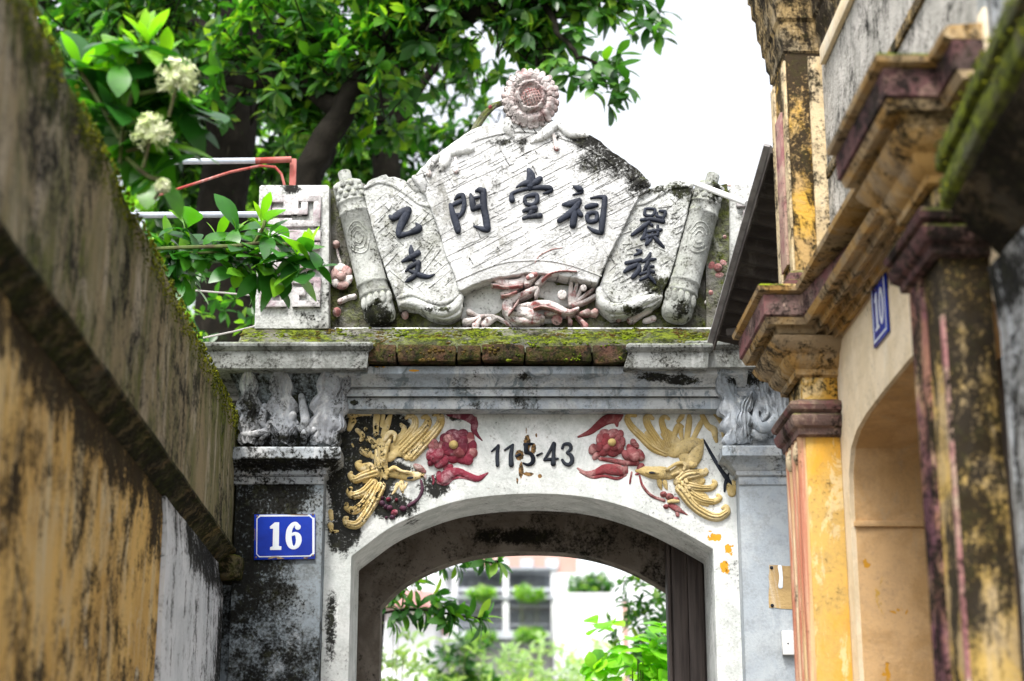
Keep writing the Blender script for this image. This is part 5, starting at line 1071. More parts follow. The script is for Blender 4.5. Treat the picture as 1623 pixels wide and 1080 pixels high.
mk('upper_wall', B().box((.955, .8, 2.80), (1.3, 3.02, 4.6)), M_nearw, nh, bevel=.008)
mk('render_patch', B().box((.948, 2.96, 2.98), (.956, 3.0, 3.12)), M_creamw, nh, bevel=.003)

# ------------------------------------------------------------------ corrugated awning between pilaster and gate
M_tin = weathered('dark_corrugated_sheet', (.055, .048, .043), (.035, .03, .028), T=.66, streak=(9, 9, 3), speck=.4, light=(.12, .11, .10), lightT=.64, bump=.3, rough=.7)
M_flash = simple('grey_flashing', (.30, .29, .29), (.18, .17, .17), .6, 18, .1)
aw_ = thing('corrugated_awning', 'dark corrugated tin awning under the yellow house, in front of the crest', 'awning', (1.0, -.5, 3.6))
Aa, Ab = Vector(P(1133, 540, -.26)), Vector(P(1222, 234, -.95))    # outer edge, low far end to high near end
din = Vector((.62, .10, -.10))
bb = B(); vs = []; fs = []; n = 150; m_ = 10
for i in range(n + 1):
    t = i / n; p = Aa + (Ab - Aa) * t
    off = .009 * math.sin(t * 2 * math.pi * 15)
    for j in range(m_ + 1):
        q = p + din * (j / m_); nn = (Ab - Aa).cross(din).normalized(); vs.append(q + nn * off)
        vs.append(q + nn * (off + .0015))
k = 2 * (m_ + 1)
for i in range(n):
    for j in range(m_):
        a = i * k + 2 * j
        fs.append((a, a + 2, a + k + 2, a + k)); fs.append((a + 1, a + k + 1, a + k + 3, a + 3))
mk('sheet', bb.add(vs, fs), M_tin, aw_, ang=80)
e = (Ab - Aa).normalized(); side = din.normalized()
def bar(a, c, w, h, up):
    t = (c - a).normalized(); s = t.cross(up).normalized(); u = s.cross(t)
    vs = [p + s * w * i + u * h * j for p in (a, c) for i, j in ((-.5, -.5), (.5, -.5), (.5, .5), (-.5, .5))]
    return B().add(vs, [(0, 1, 2, 3), (4, 7, 6, 5), (0, 4, 5, 1), (1, 5, 6, 2), (2, 6, 7, 3), (3, 7, 4, 0)])
mk('edge_flashing', bar(Aa - e * .01 - side * .012, Ab + e * .005 - side * .012, .022, .012, Vector((0, 1, .2))), M_flash, aw_)
mk('edge_flashing', bar(Aa - e * .01 - side * .004 + Vector((0, -.02, -.02)), Ab + e * .005 - side * .004 + Vector((0, -.02, -.02)), .035, .006, side), M_tin, aw_)
mk('purlin', bar(Aa + side * .12 + e * .02 + Vector((0, .02, -.04)), Aa + side * .16 + e * .55 + Vector((0, .02, -.04)), .018, .018, Vector((0, 1, 0))), M_plastic, aw_)
mk('purlin', bar(Aa + side * .02 + e * .06 + Vector((0, -.05, -.03)), Aa + side * .25 + e * .16 + Vector((0, -.05, -.03)), .022, .022, Vector((0, 1, 0))), M_tin, aw_)
mk('purlin', bar(Aa + side * .38 + e * .0 + Vector((0, .03, -.05)), Aa + side * .38 + e * .75 + Vector((0, .03, -.05)), .03, .03, Vector((0, 1, 0))), M_tin, aw_)
mk('back_board', bar(Aa + side * .44 + Vector((0, .06, -.02)), Ab + side * .44 + Vector((0, .06, 0)), .03, .5, Vector((0, 1, 0))), M_tin, aw_)
pole = mk('awning_pole', B().tube([P(1102, 291, -.13), P(1185, 323, -.62)], .0105, 10), M_plastic, None)
tag(pole, 'white painted pipe running from the crest to the corrugated awning', 'pipe')
r_ = mk('roof_rail', B().tube([P(1150, 293, .25), P(1200, 300, .1)], .006, 8), simple('pale_red_pipe', (.55, .36, .33), (.5, .45, .42)), None); tag(r_, 'thin pale red rod behind the top of the right scroll roller', 'rod')

# ------------------------------------------------------------------ pipe frame and wires at the left behind the crest
M_pipe = simple('grey_white_pipe', (.50, .54, .60), (.38, .42, .48), .45, 20, .05)
M_redp = weathered('peeling_red_pipe', (.30, .06, .05), (.38, .14, .12), T=.72, speck=.3, light=(.54, .44, .42), lightT=.64, bump=.3)
fr = thing('pipe_frame', 'grey and faded red steel pipe frame standing behind the fret block', 'frame', tuple(P(462, 300, .25)))
mk('rail', B().tube([P(120, 258, .25), P(405, 255, .25)], .0115, 10), M_pipe, fr); mk('rail', B().tube([P(405, 255, .25), P(462, 253, .25)], .0118, 10), M_redp, fr)
mk('post', B().box(tuple(P(456, 345, .27)), (X(469, 250, .25), .285, Z(248, .25))), M_redp, fr, bevel=.003)
mk('brace', B().tube([P(235, 315, .25), P(300, 294, .25), P(365, 273, .25), P(412, 263, .25), P(436, 265, .25), P(446, 276, .25), P(451, 294, .25)], .0052, 8), M_redp, fr)
mk('rail', B().tube([P(100, 342, .22), P(430, 340, .22)], .0115, 10), M_pipe, fr)
M_wire = simple('pale_cable', (.42, .40, .38), (.34, .32, .30), .6)
for a, lab in (([(200, 450, .4), (300, 460, .4), (360, 465, .4), (440, 472, .4)], 'pale cable sagging behind the fret block, upper of two'), ([(322, 536, .15), (370, 526, .15), (402, 518, .15), (420, 500, .2)], 'pale cable rising from the left cornice block')):
    o = mk('cable', B().tube([P(*q) for q in a], .0035, 6), M_wire); tag(o, lab, 'cable')
# ------------------------------------------------------------------ foliage
LEAF_V = np.array([(0, 0, 0), (.30, -.17, .05), (.30, .17, .05), (.66, -.19, .03), (.66, .19, .03), (1, 0, -.10), (.30, 0, 0), (.66, 0, -.02)], np.float32)
LEAF_F = [(0, 6, 1), (0, 2, 6), (1, 6, 7, 3), (6, 2, 4, 7), (3, 7, 5), (7, 4, 5)]
def frame(d, up):
    d = d.normalized(); s = up.cross(d)
    if s.length < 1e-3: s = Vector((1, 0, 0)).cross(d)
    s.normalize(); return d, s, d.cross(s)
def leaves_mesh(name, L, mat, parent, origin=None, kind='stuff'):
    """L: list of (pos, dir, up, length, width ratio) joined into one mesh of separate leaf blades"""
    n = len(L); V = np.empty((n, 8, 3), np.float32)
    for i, (p, d, u, ln, wr) in enumerate(L):
        d, s, t = frame(d, u); m = np.array((d, s * wr, t), np.float32)
        V[i] = np.array(p, np.float32) + (LEAF_V * ln) @ m
    o = Vector(V.reshape(-1, 3).mean(0).tolist()) if origin is None else Vector(origin)
    V -= np.array(o, np.float32)
    me = bpy.data.meshes.new(name); me.vertices.add(n * 8); me.vertices.foreach_set('co', V.ravel())
    lens = np.array([len(f) for f in LEAF_F]); idx = np.concatenate([np.array(f) for f in LEAF_F])
    loops = (np.arange(n)[:, None] * 8 + idx[None]).ravel().astype(np.int32)
    tot = np.tile(lens, n); st = np.concatenate(([0], np.cumsum(tot)[:-1])).astype(np.int32)
    me.loops.add(len(loops)); me.loops.foreach_set('vertex_index', loops)
    me.polygons.add(len(tot)); me.polygons.foreach_set('loop_start', st); me.polygons.foreach_set('loop_total', tot.astype(np.int32))
    me.update(calc_edges=True); me.validate(); me.shade_smooth(); me.materials.append(mat)
    ob = bpy.data.objects.new(name, me); COL.objects.link(ob); ob.location = o - org_of(parent); ob.parent = parent; ORG[ob] = o
    if kind: ob['kind'] = kind
    return ob
def leaf_proto(mat, wr=1.0, droop=.25, name='leaf'):
    vs = []; fs = []
    W_ = [.02, .08, .14, .185, .21, .195, .125, .012]
    for i, wd in enumerate(W_):
        t = i / 7; zc = .10 * math.sin(t * 2.2) - droop * t * t
        vs += [(t, -wd * wr, zc + .05 * wr * (1 - t)), (t, 0, zc), (t, wd * wr, zc + .05 * wr * (1 - t))]
    for i in range(7):
        a = i * 3; fs += [(a, a + 3, a + 4, a + 1), (a + 1, a + 4, a + 5, a + 2)]
    me = bpy.data.meshes.new(name); me.from_pydata(vs, [], fs); me.shade_smooth(); me.materials.append(mat); return me
def leaf_objects(L, protos, parent, name='leaf'):
    for p, d, u, ln, wr in L:
        d, s, t = frame(d, u); o = bpy.data.objects.new(name, random.choice(protos)); COL.objects.link(o)
        M = Matrix((d, s, t)).transposed().to_4x4()
        o.rotation_euler = M.to_euler(); o.scale = (ln, ln * wr, ln); o.location = Vector(p) - org_of(parent); o.parent = parent; ORG[o] = Vector(p)
def rv(): 
    v = Vector((random.gauss(0, 1), random.gauss(0, 1), random.gauss(0, 1))); return v.normalized()
def whorl(pos, axis, n, ln, out, e0=45, e1=95, droop=.25, wr=1.0):
    axis = axis.normalized(); a = axis.cross(Vector((.3, .2, .9)));
    if a.length < .1: a = axis.cross(Vector((1, 0, 0)))
    a.normalize(); b_ = axis.cross(a); ph = random.random() * 6.28
    for i in range(n):
        th = ph + 2.4 * i; e = R_(random.uniform(e0, e1)); l = ln * random.uniform(.65, 1.15)
        d = axis * math.cos(e) + (a * math.cos(th) + b_ * math.sin(th)) * math.sin(e); d = (d + Vector((0, 0, -droop * random.uniform(.3, 1.4)))).normalized()
        up = (axis * .7 + Vector((0, 0, .6)) + rv() * .25)
        out.append((pos - axis * random.uniform(0, .3) * ln, d, up, l, wr * random.uniform(.85, 1.15)))

G_dark = leafmat('dark_leaves', [(0, (.014, .055, .012)), (.45, (.028, .10, .016)), (.8, (.06, .17, .02)), (1, (.14, .30, .025))], .38)
G_mid = leafmat('mid_leaves', [(0, (.016, .075, .012)), (.45, (.032, .125, .016)), (.75, (.075, .21, .02)), (1, (.26, .40, .04))], .42)
G_pale = leafmat('pale_leaves', [(0, (.10, .24, .03)), (.5, (.16, .34, .04)), (1, (.32, .46, .06))], .5)
G_wash = leafmat('washed_out_leaves', [(0, (.22, .34, .15)), (.5, (.31, .43, .21)), (1, (.42, .50, .30))], .5)  # leaves paled so haze and overexposure sit in the colour
G_shrub = leafmat('glossy_shrub_leaves', [(0, (.018, .085, .014)), (.45, (.03, .14, .016)), (.8, (.07, .24, .02)), (1, (.20, .42, .02))], .34, .3)
G_young = leafmat('young_leaves', [(0, (.16, .42, .02)), (1, (.30, .52, .03))], .45, .35)
M_bark = weathered('dark_bark', (.014, .012, .009), (.009, .008, .006), T=.60, streak=(14, 14, 3), speck=.4, light=(.045, .04, .028), lightT=.68, bump=1.0, under=(.018, .028, .010), underT=.64)  # near-black bark with paler and greenish patches

def crown_pts(blobs):
    out = []
    for (px, py, Y, r, n) in blobs:
        c = P(px, py, Y)
        for i in range(n):
            v = rv() * r * (random.random() ** .45); v.y *= .8; q = c + v
            out.append((q, (v.normalized() * .6 + Vector((0, 0, .45)) + rv() * .5), c))
    return out
def tree(name, label, base_px, Yb, limbs, blobs, leafL, nw, mat, cat='tree', group=None, tw=True, trunk_r=.1, e=(45, 100), leafparts=None, pmat=None, droop=.3):
    base = P(base_px[0], base_px[1], Yb); base.z = 0
    t = thing(name, label, cat, tuple(base), group)
    for i, (nm, pts, rad) in enumerate(limbs):
        bb = B(); pp = [Vector(base)] if nm == 'trunk' and i == 0 else []
        pp += [P(*q) for q in pts]; c = cr([tuple(p) for p in pp], 5); rr = np.interp(np.linspace(0, 1, len(c)), np.linspace(0, 1, len(rad)), rad)
        c = [Vector(q) + rv() * .012 for q in c]; bb.tube(c, [float(r) for r in rr], 10); mk(nm, bb, M_bark, t, ang=80)
    L = []; tws = B()
    for q, ax, c in crown_pts(blobs):
        whorl(q, ax, random.randint(nw - 2, nw + 2), leafL * random.uniform(.8, 1.15), L, *e, droop)
        if tw and random.random() < .6:
            m = q - ax.normalized() * leafL * 1.6 + rv() * .05; tws.tube([q, m, m + (c - m) * .4], [.004, .006, .009], 4, cap=False)
    leaves_mesh('crown', L, mat, t)
    if tws.v: mk('twigs', tws, M_bark, t, kind='stuff', ang=180)
    if leafparts:
        L2 = []
        for tip in leafparts: whorl(P(*tip[:3]), (Vector((random.uniform(-.2, .8), -.5, .2)) + rv() * .4), tip[3], leafL * 1.1, L2, 40, 100, .45)
        leaf_objects(L2[:290], [leaf_proto(pmat or mat, 1, .2), leaf_proto(pmat or mat, .9, .4), leaf_proto(pmat or mat, 1.1, .05)], t)
    return t

random.seed(21)
# big dark tree straight behind the gate's left half: the overhanging sprays at the right are single leaves
sprays = [(905, 120, 2.2, 8), (940, 108, 2.2, 9), (960, 95, 2.2, 9), (985, 88, 2.2, 8), (965, 128, 2.1, 9), (945, 140, 2.1, 8), (985, 150, 2.1, 9), (972, 168, 2.1, 8), (995, 128, 2.1, 8), (920, 60, 2.3, 7), (915, 45, 2.3, 6), (945, 10, 2.4, 8), (985, 5, 2.4, 9),
          (1010, 25, 2.3, 9), (1030, 40, 2.3, 8), (1040, 55, 2.3, 7), (1000, 45, 2.3, 8), (965, 25, 2.4, 8), (870, 125, 2.3, 7), (855, 108, 2.3, 7), (880, 90, 2.3, 6), (1020, 0, 2.4, 8), (1045, 20, 2.4, 7), (930, 125, 2.2, 8), (980, 110, 2.1, 8), (900, 105, 2.2, 7)]
bl = [(240, 20, 3.6, .42, 60), (480, 40, 3.0, .5, 72), (590, 90, 2.8, .36, 42), (520, 150, 3.3, .36, 50), (700, 10, 2.6, .32, 50), (820, 5, 2.5, .26, 40), (750, 90, 3.0, .22, 10), (640, 10, 2.8, .42, 60), (430, 100, 3.2, .40, 60), (200, 20, 3.8, .5, 56), (620, 190, 3.4, .24, 14), (880, -30, 2.5, .3, 40), (960, -40, 2.5, .28, 34), (560, -90, 3, .6, 34), (330, -120, 3.4, .7, 36), (760, -100, 2.8, .5, 26), (120, 60, 4, .5, 36), (850, 60, 2.5, .18, 22), (500, 200, 3.2, .22, 26)]
tree('broadleaf_tree', 'broadleaf tree with leaning trunk and a leafy branch against the sky above the crest', (455, 1000), 2.9,
     [('trunk', [(462, 600, 2.9), (470, 380, 2.9), (490, 270, 2.9), (540, 180, 2.9), (590, 100, 2.9), (640, 20, 2.9), (680, -120, 2.9)], [.12, .10, .085, .08, .07, .055, .04, .02]),
      ('branch', [(545, 175, 2.9), (470, 130, 3.0), (400, 128, 3.1), (330, 130, 3.3)], [.06, .05, .04, .02]), ('branch', [(600, 85, 2.9), (700, 40, 2.7), (800, 10, 2.5), (900, -10, 2.4), (1000, 0, 2.4)], [.06, .05, .035, .02, .01]),
      ('branch', [(860, 0, 2.45), (890, 60, 2.3), (925, 95, 2.2), (965, 105, 2.15), (985, 140, 2.1)], [.02, .014, .010, .007, .004]), ('branch', [(480, 300, 2.9), (520, 240, 3.1), (535, 160, 3.2), (530, 40, 3.3)], [.05, .04, .03, .02])],
     bl, .118, 9, G_mid, leafparts=sprays, pmat=G_dark)
tree('dark_tree', 'dark upright tree trunk with deep green crown rising behind the left wall', (350, 1000), 4.2,
     [('trunk', [(352, 620, 4.2), (356, 470, 4.2), (352, 330, 4.2), (372, 150, 4.2), (392, 0, 4.2), (400, -150, 4.2)], [.20, .19, .17, .15, .16, .15, .1]), ('branch', [(372, 150, 4.2), (330, 60, 4.3), (260, 0, 4.4)], [.08, .06, .03]), ('branch', [(356, 440, 4.2), (400, 380, 4.3), (440, 320, 4.4)], [.05, .035, .02])],
     [(180, 60, 5.0, .7, 100), (300, 120, 4.9, .6, 80), (120, 150, 4.9, .6, 60), (420, 60, 4.9, .6, 60), (440, 250, 5.0, .35, 40), (300, 300, 5.0, .35, 50), (260, -60, 5, .8, 60), (520, 20, 5, .6, 50), (240, 200, 5, .45, 50), (420, 400, 5, .3, 34), (290, 420, 5, .3, 34), (60, 0, 5, .7, 80), (330, 220, 4.9, .4, 40)], .13, 9, G_dark)
tree('slender_tree', 'slender second trunk with hanging leaves behind the fan crest', (548, 1000), 5.4,
     [('trunk', [(612, 520, 5.4), (612, 300, 5.4), (616, 180, 5.4), (640, 0, 5.4)], [.12, .11, .1, .08, .05]), ('branch', [(614, 220, 5.4), (680, 120, 5.4), (740, 60, 5.3)], [.05, .035, .015])],
     [(560, 110, 6.0, .6, 40), (640, 240, 6.0, .42, 40), (690, 160, 6.0, .45, 14), (600, 280, 6, .4, 46), (740, 150, 6.1, .42, 10), (790, 50, 6.1, .5, 14), (700, 60, 6.1, .5, 16), (520, 240, 6, .35, 40), (560, 300, 6, .3, 40), (800, 150, 6.1, .3, 6), (640, 0, 6, .6, 36), (720, 220, 6, .25, 14), (850, 90, 6, .3, 8)], .125, 8, G_mid)
tree('sunlit_tree', 'bright yellow green tree far behind the dark trunks at the left', (460, 1000), 7.8,
     [('trunk', [(470, 500, 7.8), (480, 300, 7.8), (500, 100, 7.8)], [.12, .1, .09, .06])],
     [(300, 300, 7.8, 0.75, 80), (430, 330, 7.8, .65, 80), (480, 200, 7.8, 0.75, 80), (540, 280, 7.8, .8, 60), (350, 150, 8.2, 0.85, 80), (300, 460, 7.8, .8, 80), (400, 480, 7.8, .7, 70), (150, 250, 8.2, 1.2, 70)], .17, 7, G_pale, tw=False)

# ------------------------------------------------------------------ flowering shrub over the left wall
random.seed(5)
M_stemg = simple('green_stem', (.10, .14, .04), (.07, .06, .03), .6, 30, .2)
M_flo = Mat('cream_petals'); M_flo = M_flo.done(M_flo.mix(M_flo.sm(M_flo.noise(40, 3), .35, .65), (.48, .58, .22), (.76, .78, .55)), .6)
protos = [leaf_proto(G_shrub, 1.2, .25), leaf_proto(G_shrub, 1.05, .45), leaf_proto(G_shrub, 1.35, .1)]
young = [leaf_proto(G_young, .8, .1), leaf_proto(G_young, .7, .25)]
def shrub(label, Y, stems, tips, ln, base_px, flowers=()):
    base = P(base_px[0], base_px[1], Y); base.x -= .25; base.z = 0
    t = thing('flowering_shrub', label, 'shrub', tuple(base))
    root = [Vector(base), Vector((base.x, base.y, 2.4)), P(base_px[0], base_px[1], Y) + Vector((-.12, 0, 0))]
    mk('stem', B().tube([Vector(q) for q in cr([tuple(p) for p in root], 6)], .016, 8), M_stemg, t)
    for s in stems: mk('stem', B().tube([Vector(q) for q in cr([tuple(P(*p)) for p in s], 4)], .0055, 6), M_stemg, t)
    L = []; Ly = []
    for tip in tips:
        px, py, dy, n, kind = tip; ax = Vector((random.uniform(-.2, .5), random.uniform(-.6, .1), random.uniform(.1, .7)))
        whorl(P(px, py, Y + dy), ax, n, ln, L, 50, 110, .42)
        if kind: whorl(P(px, py - 4, Y + dy), Vector((.1, -.2, 1)), kind, ln * .75, Ly, 15, 50, 0)
    leaf_objects(L[:260], protos, t); leaf_objects(Ly, young, t)
    for px, py, r in flowers:
        c = P(px, py, Y - .05); mpp = (c - cam.location).length / F; rr = r * mpp; fb_ = B()
        for i in range(170):
            d = rv();
            if d.z < -.75: continue
            d = (d + Vector((0, 0, .15))).normalized(); q = c + d * rr * random.uniform(.6, 1.15)
            fb_.tube([c + d * rr * .25, q], [.0012, .0017], 4, cap=False)
            a = d.cross(rv()).normalized(); b_ = d.cross(a)
            for j in range(4 if i % 2 else 0):
                v = (a * math.cos(j * 1.571) + b_ * math.sin(j * 1.571)); s = v.cross(d) * .0028
                fb_.add([q, q + v * .005 + s, q + v * .012 + d * .003, q + v * .005 - s], [(0, 1, 2, 3)])
        f = mk('flower_head', fb_, M_flo, t, ang=180)
        mk('flower_stalk', B().tube([c, c + Vector((-.02, .02, -rr * 1.7))], .004, 6), M_stemg, f)
    return t
shrub('flowering shrub with two round cream flower heads leaning over the left wall', -2.2,
      [[(190, 260, -2.2), (195, 200, -2.2), (215, 130, -2.2), (225, 60, -2.2)], [(200, 240, -2.2), (235, 230, -2.2), (245, 210, -2.2)], [(190, 220, -2.2), (150, 150, -2.2), (125, 110, -2.2)], [(215, 150, -2.2), (260, 140, -2.2), (280, 125, -2.2)], [(200, 250, -2.2), (235, 280, -2.2), (255, 285, -2.2)]],
      [(222, 75, 0, 7, 4), (210, 110, .05, 8, 2), (190, 100, -.05, 6, 0), (240, 100, .06, 7, 2), (250, 130, .1, 7, 0), (128, 118, 0, 5, 5), (150, 140, .05, 7, 4), (170, 130, .06, 7, 3), (262, 95, .04, 6, 3), (235, 65, 0, 5, 4), (180, 165, 0, 8, 0), (225, 150, .1, 7, 0), (270, 150, .08, 7, 0), (285, 185, .1, 6, 0), (250, 180, .12, 6, 0), (195, 200, .05, 8, 0), (230, 225, .05, 7, 0), (260, 225, .05, 6, 0), (240, 262, 0, 6, 0), (215, 250, .08, 6, 0), (175, 215, .1, 6, 0), (265, 160, .05, 6, 0), (300, 160, .08, 5, 0), (160, 185, .1, 6, 0)],
      .125, (180, 270), [(282, 128, 32), (241, 212, 30), (258, 296, 9)])
shrub('leafy shrub branch reaching from the left wall across the grey fret block', -.75,
      [[(235, 395, -.75), (300, 392, -.78), (370, 390, -.8), (430, 385, -.8), (495, 395, -.8)], [(240, 410, -.75), (330, 400, -.72), (420, 408, -.75), (470, 415, -.75)], [(400, 390, -.78), (415, 365, -.8), (420, 350, -.8)]],
      [(415, 352, 0, 5, 4), (428, 372, -.05, 6, 2), (440, 400, -.05, 7, 0), (470, 405, -.05, 6, 2), (492, 398, -.05, 6, 3), (425, 415, -.02, 8, 0), (455, 425, -.02, 6, 0), (395, 385, 0, 7, 0), (375, 365, .02, 7, 2), (365, 400, .03, 7, 0), (345, 380, .05, 7, 2), (330, 405, .04, 7, 0), (310, 385, .05, 7, 0), (290, 400, .05, 7, 0), (270, 385, .03, 7, 0), (280, 420, .06, 7, 0), (255, 400, .04, 6, 0), (385, 420, .02, 6, 0), (405, 435, 0, 4, 0), (440, 440, 0, 4, 0), (485, 425, -.04, 4, 0), (300, 360, .06, 6, 0), (265, 430, .05, 6, 0), (290, 440, .05, 5, 0), (250, 370, .05, 5, 0)],
      .118, (240, 420))

# ------------------------------------------------------------------ what is seen through the arch
random.seed(31)
path_ = B(); path_.add([(-.52, .0, .004), (.66, .0, .004), (1.4, 60, .004), (-1.4, 60, .004)], [(0, 1, 2, 3)])
mk('alley_path', path_, weathered('paving', (.30, .29, .27), (.24, .23, .21), T=.7, bump=.3), kind='structure', smooth=False)
mk('alley_paving', B().add([(-.95, -12, .004), (1.05, -12, .004), (1.0, -.004, .004), (-.95, -.004, .004)], [(0, 1, 2, 3)]), weathered('paving_front', (.28, .27, .25), (.22, .21, .2), T=.7, bump=.3), kind='structure', smooth=False)
shp = [(640, 905, .95, 6), (665, 898, .95, 6), (700, 893, 1.0, 6), (740, 890, 1.0, 6), (770, 889, 1.0, 6), (790, 892, 1.0, 4), (620, 960, .9, 6), (640, 968, .9, 6), (665, 965, .9, 6), (695, 955, .9, 6), (705, 965, .9, 7), (720, 975, .9, 7), (740, 982, .9, 6), (765, 980, .9, 6), (710, 985, .9, 6), (730, 900, 1.0, 5), (690, 945, .95, 5), (650, 915, .95, 5), (770, 984, .92, 4), (622, 925, .9, 6), (640, 940, .9, 6), (660, 925, .95, 6), (625, 985, .9, 6), (680, 975, .9, 6)]
tb = thing('overhanging_tree', 'small leafed tree whose thin branches hang into the top left of the arch opening', 'tree', (-1.5, 2.6, 0))
mk('trunk', B().tube([(-1.5, 2.6, 0), (-1.45, 2.6, 1.6), (-1.2, 2.4, 3.2), (-.8, 2.2, 3.9)], [.09, .08, .06, .04], 10), M_bark, tb)
for s in ([(-1.35, 2.5, 2.6), tuple(P(590, 975, 2.2)), tuple(P(660, 966, 2.2)), tuple(P(720, 975, 2.2)), tuple(P(775, 983, 2.2))], [(-1.3, 2.5, 2.8), tuple(P(600, 915, 2.3)), tuple(P(700, 893, 2.3)), tuple(P(790, 890, 2.3))]): mk('branch', B().tube([Vector(q) for q in cr(s, 4)], .006, 6), M_bark, tb)
L = []
for px, py, Y, n in shp: whorl(P(px, py, Y + 1.3), Vector((.8, -.2, -.1)) + rv() * .5, n + 3, .105, L, 30, 90, .25)
leaf_objects(L, [leaf_proto(G_mid, .9, .2), leaf_proto(G_dark, .8, .4)], tb)
L = []; bb = B()
for i in range(110): whorl(Vector((-1.1, 2.5, 4.0)) + rv() * Vector((.7, .7, .5)).length * .6 * random.random() ** .4, rv() + Vector((0, 0, .5)), 7, .09, L)
leaves_mesh('crown', L, G_mid, tb)

def bush(label, centre_px, Y, spread, n, ln, mat, nw=7, group=None, parts=0, hgt=.8, name='bush', wr=1.0, e=(40, 100)):
    c = P(centre_px[0], centre_px[1], Y); t = thing(name, label, 'bush', (c.x, c.y, 0), group)
    bb = B(); L = []
    for i in range(9):
        q = c + Vector((random.uniform(-1, 1) * spread * .6, random.uniform(-.5, .5) * spread, random.uniform(-.3, .5) * spread * hgt)); bb.tube([(c.x + random.uniform(-.1, .1), c.y + random.uniform(-.1, .1), 0), (q.x * .5 + c.x * .5, q.y, q.z * .55), tuple(q)], [.007, .005, .003], 5)
    mk('stem', bb, M_stemg, t, kind='stuff')
    for i in range(n):
        v = rv() * random.random() ** .4; q = c + Vector((v.x * spread, v.y * spread * .7, v.z * spread * hgt)); whorl(q, v + Vector((0, -.2, .5)), nw, ln, L, *e, .2, wr)
    if parts:
        L.sort(key=lambda l: l[0].y if hasattr(l[0], 'y') else l[0][1]); leaf_objects(L[:parts], [leaf_proto(mat, wr, .1), leaf_proto(mat, wr * .9, .25)], t); L = L[parts:]
    leaves_mesh('crown', L, mat, t); return t
G_lime = leafmat('lime_leaves', [(0, (.16, .42, .02)), (.6, (.24, .54, .03)), (1, (.36, .60, .05))], .45, .3)
bush('bush of round bright lime green leaves at the right foot of the arch opening', (1005, 1055), 1.9, .27, 44, .085, G_lime, 6, parts=200, wr=1.5, hgt=.9)
bush('dense mid green shrub standing tall at the right side of the arch opening', (1075, 1000), 4.5, .42, 210, .085, G_mid, 7, hgt=1.2)
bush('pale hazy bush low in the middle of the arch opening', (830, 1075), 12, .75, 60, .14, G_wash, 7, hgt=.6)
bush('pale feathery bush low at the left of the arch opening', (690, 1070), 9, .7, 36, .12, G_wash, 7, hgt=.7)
bush('small pointed green bush beneath the white building in the arch opening', (730, 1060), 10.5, .35, 70, .12, G_mid, 7, hgt=1.0)
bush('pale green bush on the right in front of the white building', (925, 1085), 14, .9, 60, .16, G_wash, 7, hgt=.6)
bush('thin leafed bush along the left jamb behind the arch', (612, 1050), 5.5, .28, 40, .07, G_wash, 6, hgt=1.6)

# far building; washed-out glare is put into its pale colours
M_bw = simple('white_facade', (.68, .69, .70), (.60, .61, .63), .8, 2, .05)
M_bg = simple('pale_grey_frame', (.46, .48, .53), (.40, .42, .47), .7, 3, .05)
M_glass = Mat('washed_out_glass'); M_glass = M_glass.done(M_glass.mix(M_glass.sm(M_glass.noise(1.2, 4), .4, .6), (.26, .29, .33), (.40, .43, .47)), .25, spec=.5)  # glass lightened, overexposure put into its colour
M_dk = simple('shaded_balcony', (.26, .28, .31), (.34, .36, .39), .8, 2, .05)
M_terra = simple('faded_red_wall', (.50, .27, .22), (.42, .29, .25), .8, 3, .1)
YB_ = 30.0
bd = thing('apartment_building', 'white apartment building with balconies and planted terrace seen through the arch', 'building', (P(830, 1000, YB_).x, YB_, 0))
def fbox(x0, y0, x1, y1, Ya, Yb2, mat, name, par=bd):
    a, c = P(x0, y1, Ya), P(x1, y0, Ya); return mk(name, B().box((a.x, Ya, a.z), (c.x, Yb2, c.z)), mat, par)
a = P(560, 890, YB_); c = P(1110, 890, YB_)
mk('wall', B().box((P(560, 900, YB_).x, YB_ + .9, 0), (P(1080, 900, YB_).x, YB_ + 8, P(800, 898, YB_).z)), M_bw, bd)
fbox(880, 940, 990, 1075, YB_ - 1.2, YB_ + .89, M_bw, 'stair_tower'); fbox(600, 980, 690, 1075, YB_ - .6, YB_ + .89, M_bw, 'side_wing')
for (x0, y0, x1, y1) in ((725, 905, 795, 945), (803, 905, 872, 945), (725, 968, 795, 1015), (803, 968, 872, 1018), (885, 955, 898, 1012)):
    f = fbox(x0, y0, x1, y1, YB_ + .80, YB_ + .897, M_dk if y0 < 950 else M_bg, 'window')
    wx = (x1 - x0) / (5 if x1 - x0 > 30 else 2)
    for k in range(5 if x1 - x0 > 30 else 2): fbox(x0 + 1 + k * wx, y0 + 3, x0 + wx - 1 + k * wx, (y0 + y1) / 2 - 1, YB_ + .77, YB_ + .799, M_glass, 'pane', f); fbox(x0 + 1 + k * wx, (y0 + y1) / 2 + 1, x0 + wx - 1 + k * wx, y1 - 3, YB_ + .77, YB_ + .799, M_glass, 'pane', f)
for y0, y1 in ((945, 949), (1017, 1022), (899, 903)): fbox(700, y0, 882, y1, YB_ - .2, YB_ + .89, M_dk, 'balcony_slab')
for x in (716, 797, 874): fbox(x, 890, x + 9, 1020, YB_ - .15, YB_ + .1, M_bw, 'column')
for k in range(22): fbox(722 + 6.8 * k, 938, 723 + 6.8 * k, 945, YB_ - .1, YB_ - .06, M_bg, 'baluster')
for y0 in (937, 960, 990):
    r = fbox(722, y0, 872, y0 + 1.2, YB_ - .1, YB_ - .05, M_bg, 'railing')
fbox(725, 1000, 872, 1012, YB_ - .3, YB_ + .1, M_bg, 'planter'); fbox(725, 932, 872, 938, YB_ - .1, YB_ + .2, M_bg, 'planter')
rf = thing('red_house', 'faded red upper house wall rising behind the white apartment building', 'house', (P(880, 1000, 42).x, 42, 0))
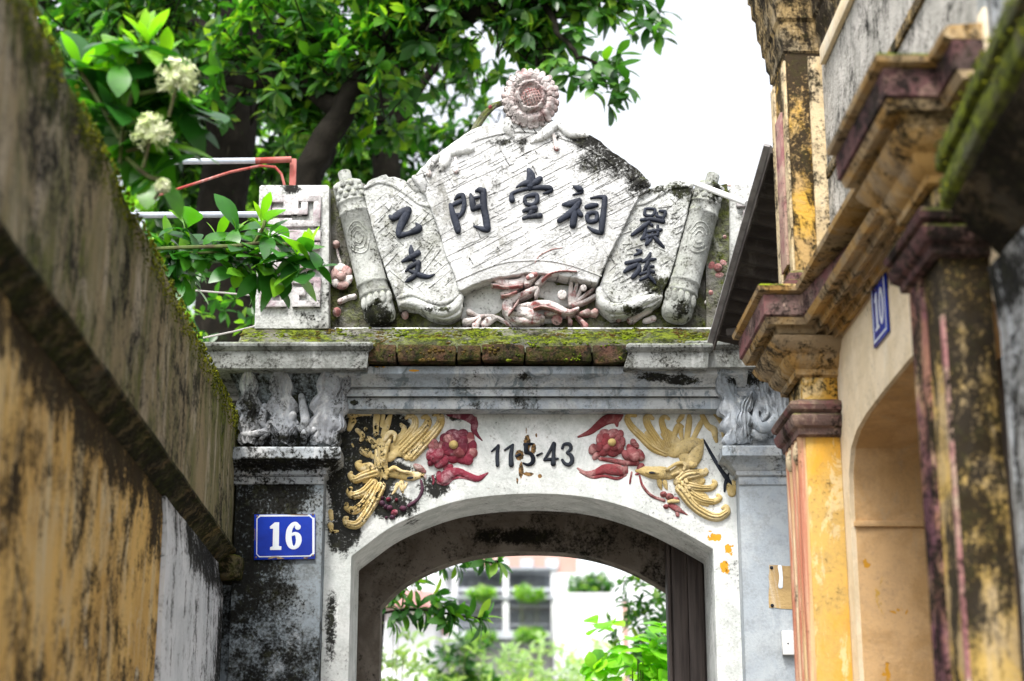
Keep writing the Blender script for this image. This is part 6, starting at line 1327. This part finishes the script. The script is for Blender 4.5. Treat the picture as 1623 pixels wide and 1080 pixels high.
mk('wall', B().box((P(760, 900, 42).x, 42, 0), (P(915, 900, 42).x, 48, P(830, 878, 42).z)), M_terra, rf)
for i in range(3): fbox(785 + i * 40, 886, 805 + i * 40, 899, 41.93, 41.99, M_bg, 'window', rf)
hp = thing('red_roof_house', 'low house with faded pink red tiled roof at the left of the arch opening', 'house', (P(640, 1000, 20).x, 20, 0))
a, c, r_ = P(600, 965, 20), P(700, 965, 20), P(655, 930, 21)
mk('wall', B().box((a.x + .1, 20.1, 0), (c.x - .1, 23, a.z - .002)), M_bw, hp)
M_roofp = simple('faded_pink_tiles', (.46, .22, .20), (.42, .28, .26), .8, 8, .2)
rfm = mk('roof', B().add([(a.x, 19.8, a.z), (c.x, 19.8, a.z), (c.x - .2, 21.5, r_.z), (a.x, 21.5, r_.z), (a.x, 23.2, a.z), (c.x, 23.2, a.z)], [(0, 1, 2, 3), (3, 2, 5, 4), (0, 3, 4), (1, 5, 2), (0, 4, 5, 1)]), M_roofp, hp)
for i in range(14): x = a.x + (c.x - .2 - a.x) * i / 13; mk('tile_rib', B().tube([(x, 19.79, a.z + .01), (x, 21.49, r_.z + .01)], .02, 5), M_roofp, rfm)
up_ = thing('utility_pole', 'thin brown post in front of the white building at the right of the arch opening', 'pole', tuple(P(991, 1100, 16))[:2] + (0,))
mk('post', B().tube([(P(991, 1000, 16).x, 16, 0), (P(991, 1000, 16).x, 16, P(991, 955, 16).z)], .035, 8), M_terra, up_)
mk('bracket', B().box((P(985, 960, 16).x, 15.96, P(991, 962, 16).z), (P(997, 960, 16).x, 16.04, P(991, 958, 16).z)), M_terra, up_)
bush('planted row of shrubs on the terrace of the white apartment building', (935, 930), 29.6, .55, 60, .2, G_mid, 7, hgt=.45, name='terrace_shrub')

for (px, py, sp_, n_, lb) in ((765, 940, .32, 26, 'small potted plants on the upper balcony, left of its column'), (838, 940, .34, 26, 'small potted plants on the upper balcony, right of its column'), (760, 1006, .34, 30, 'planted trough on the lower balcony, left of its column'), (840, 1006, .36, 30, 'planted trough on the lower balcony, right of its column')):
    bush(lb, (px, py), 29.55, sp_, n_, .16, G_pale, 7, hgt=.35, group='balcony plants')
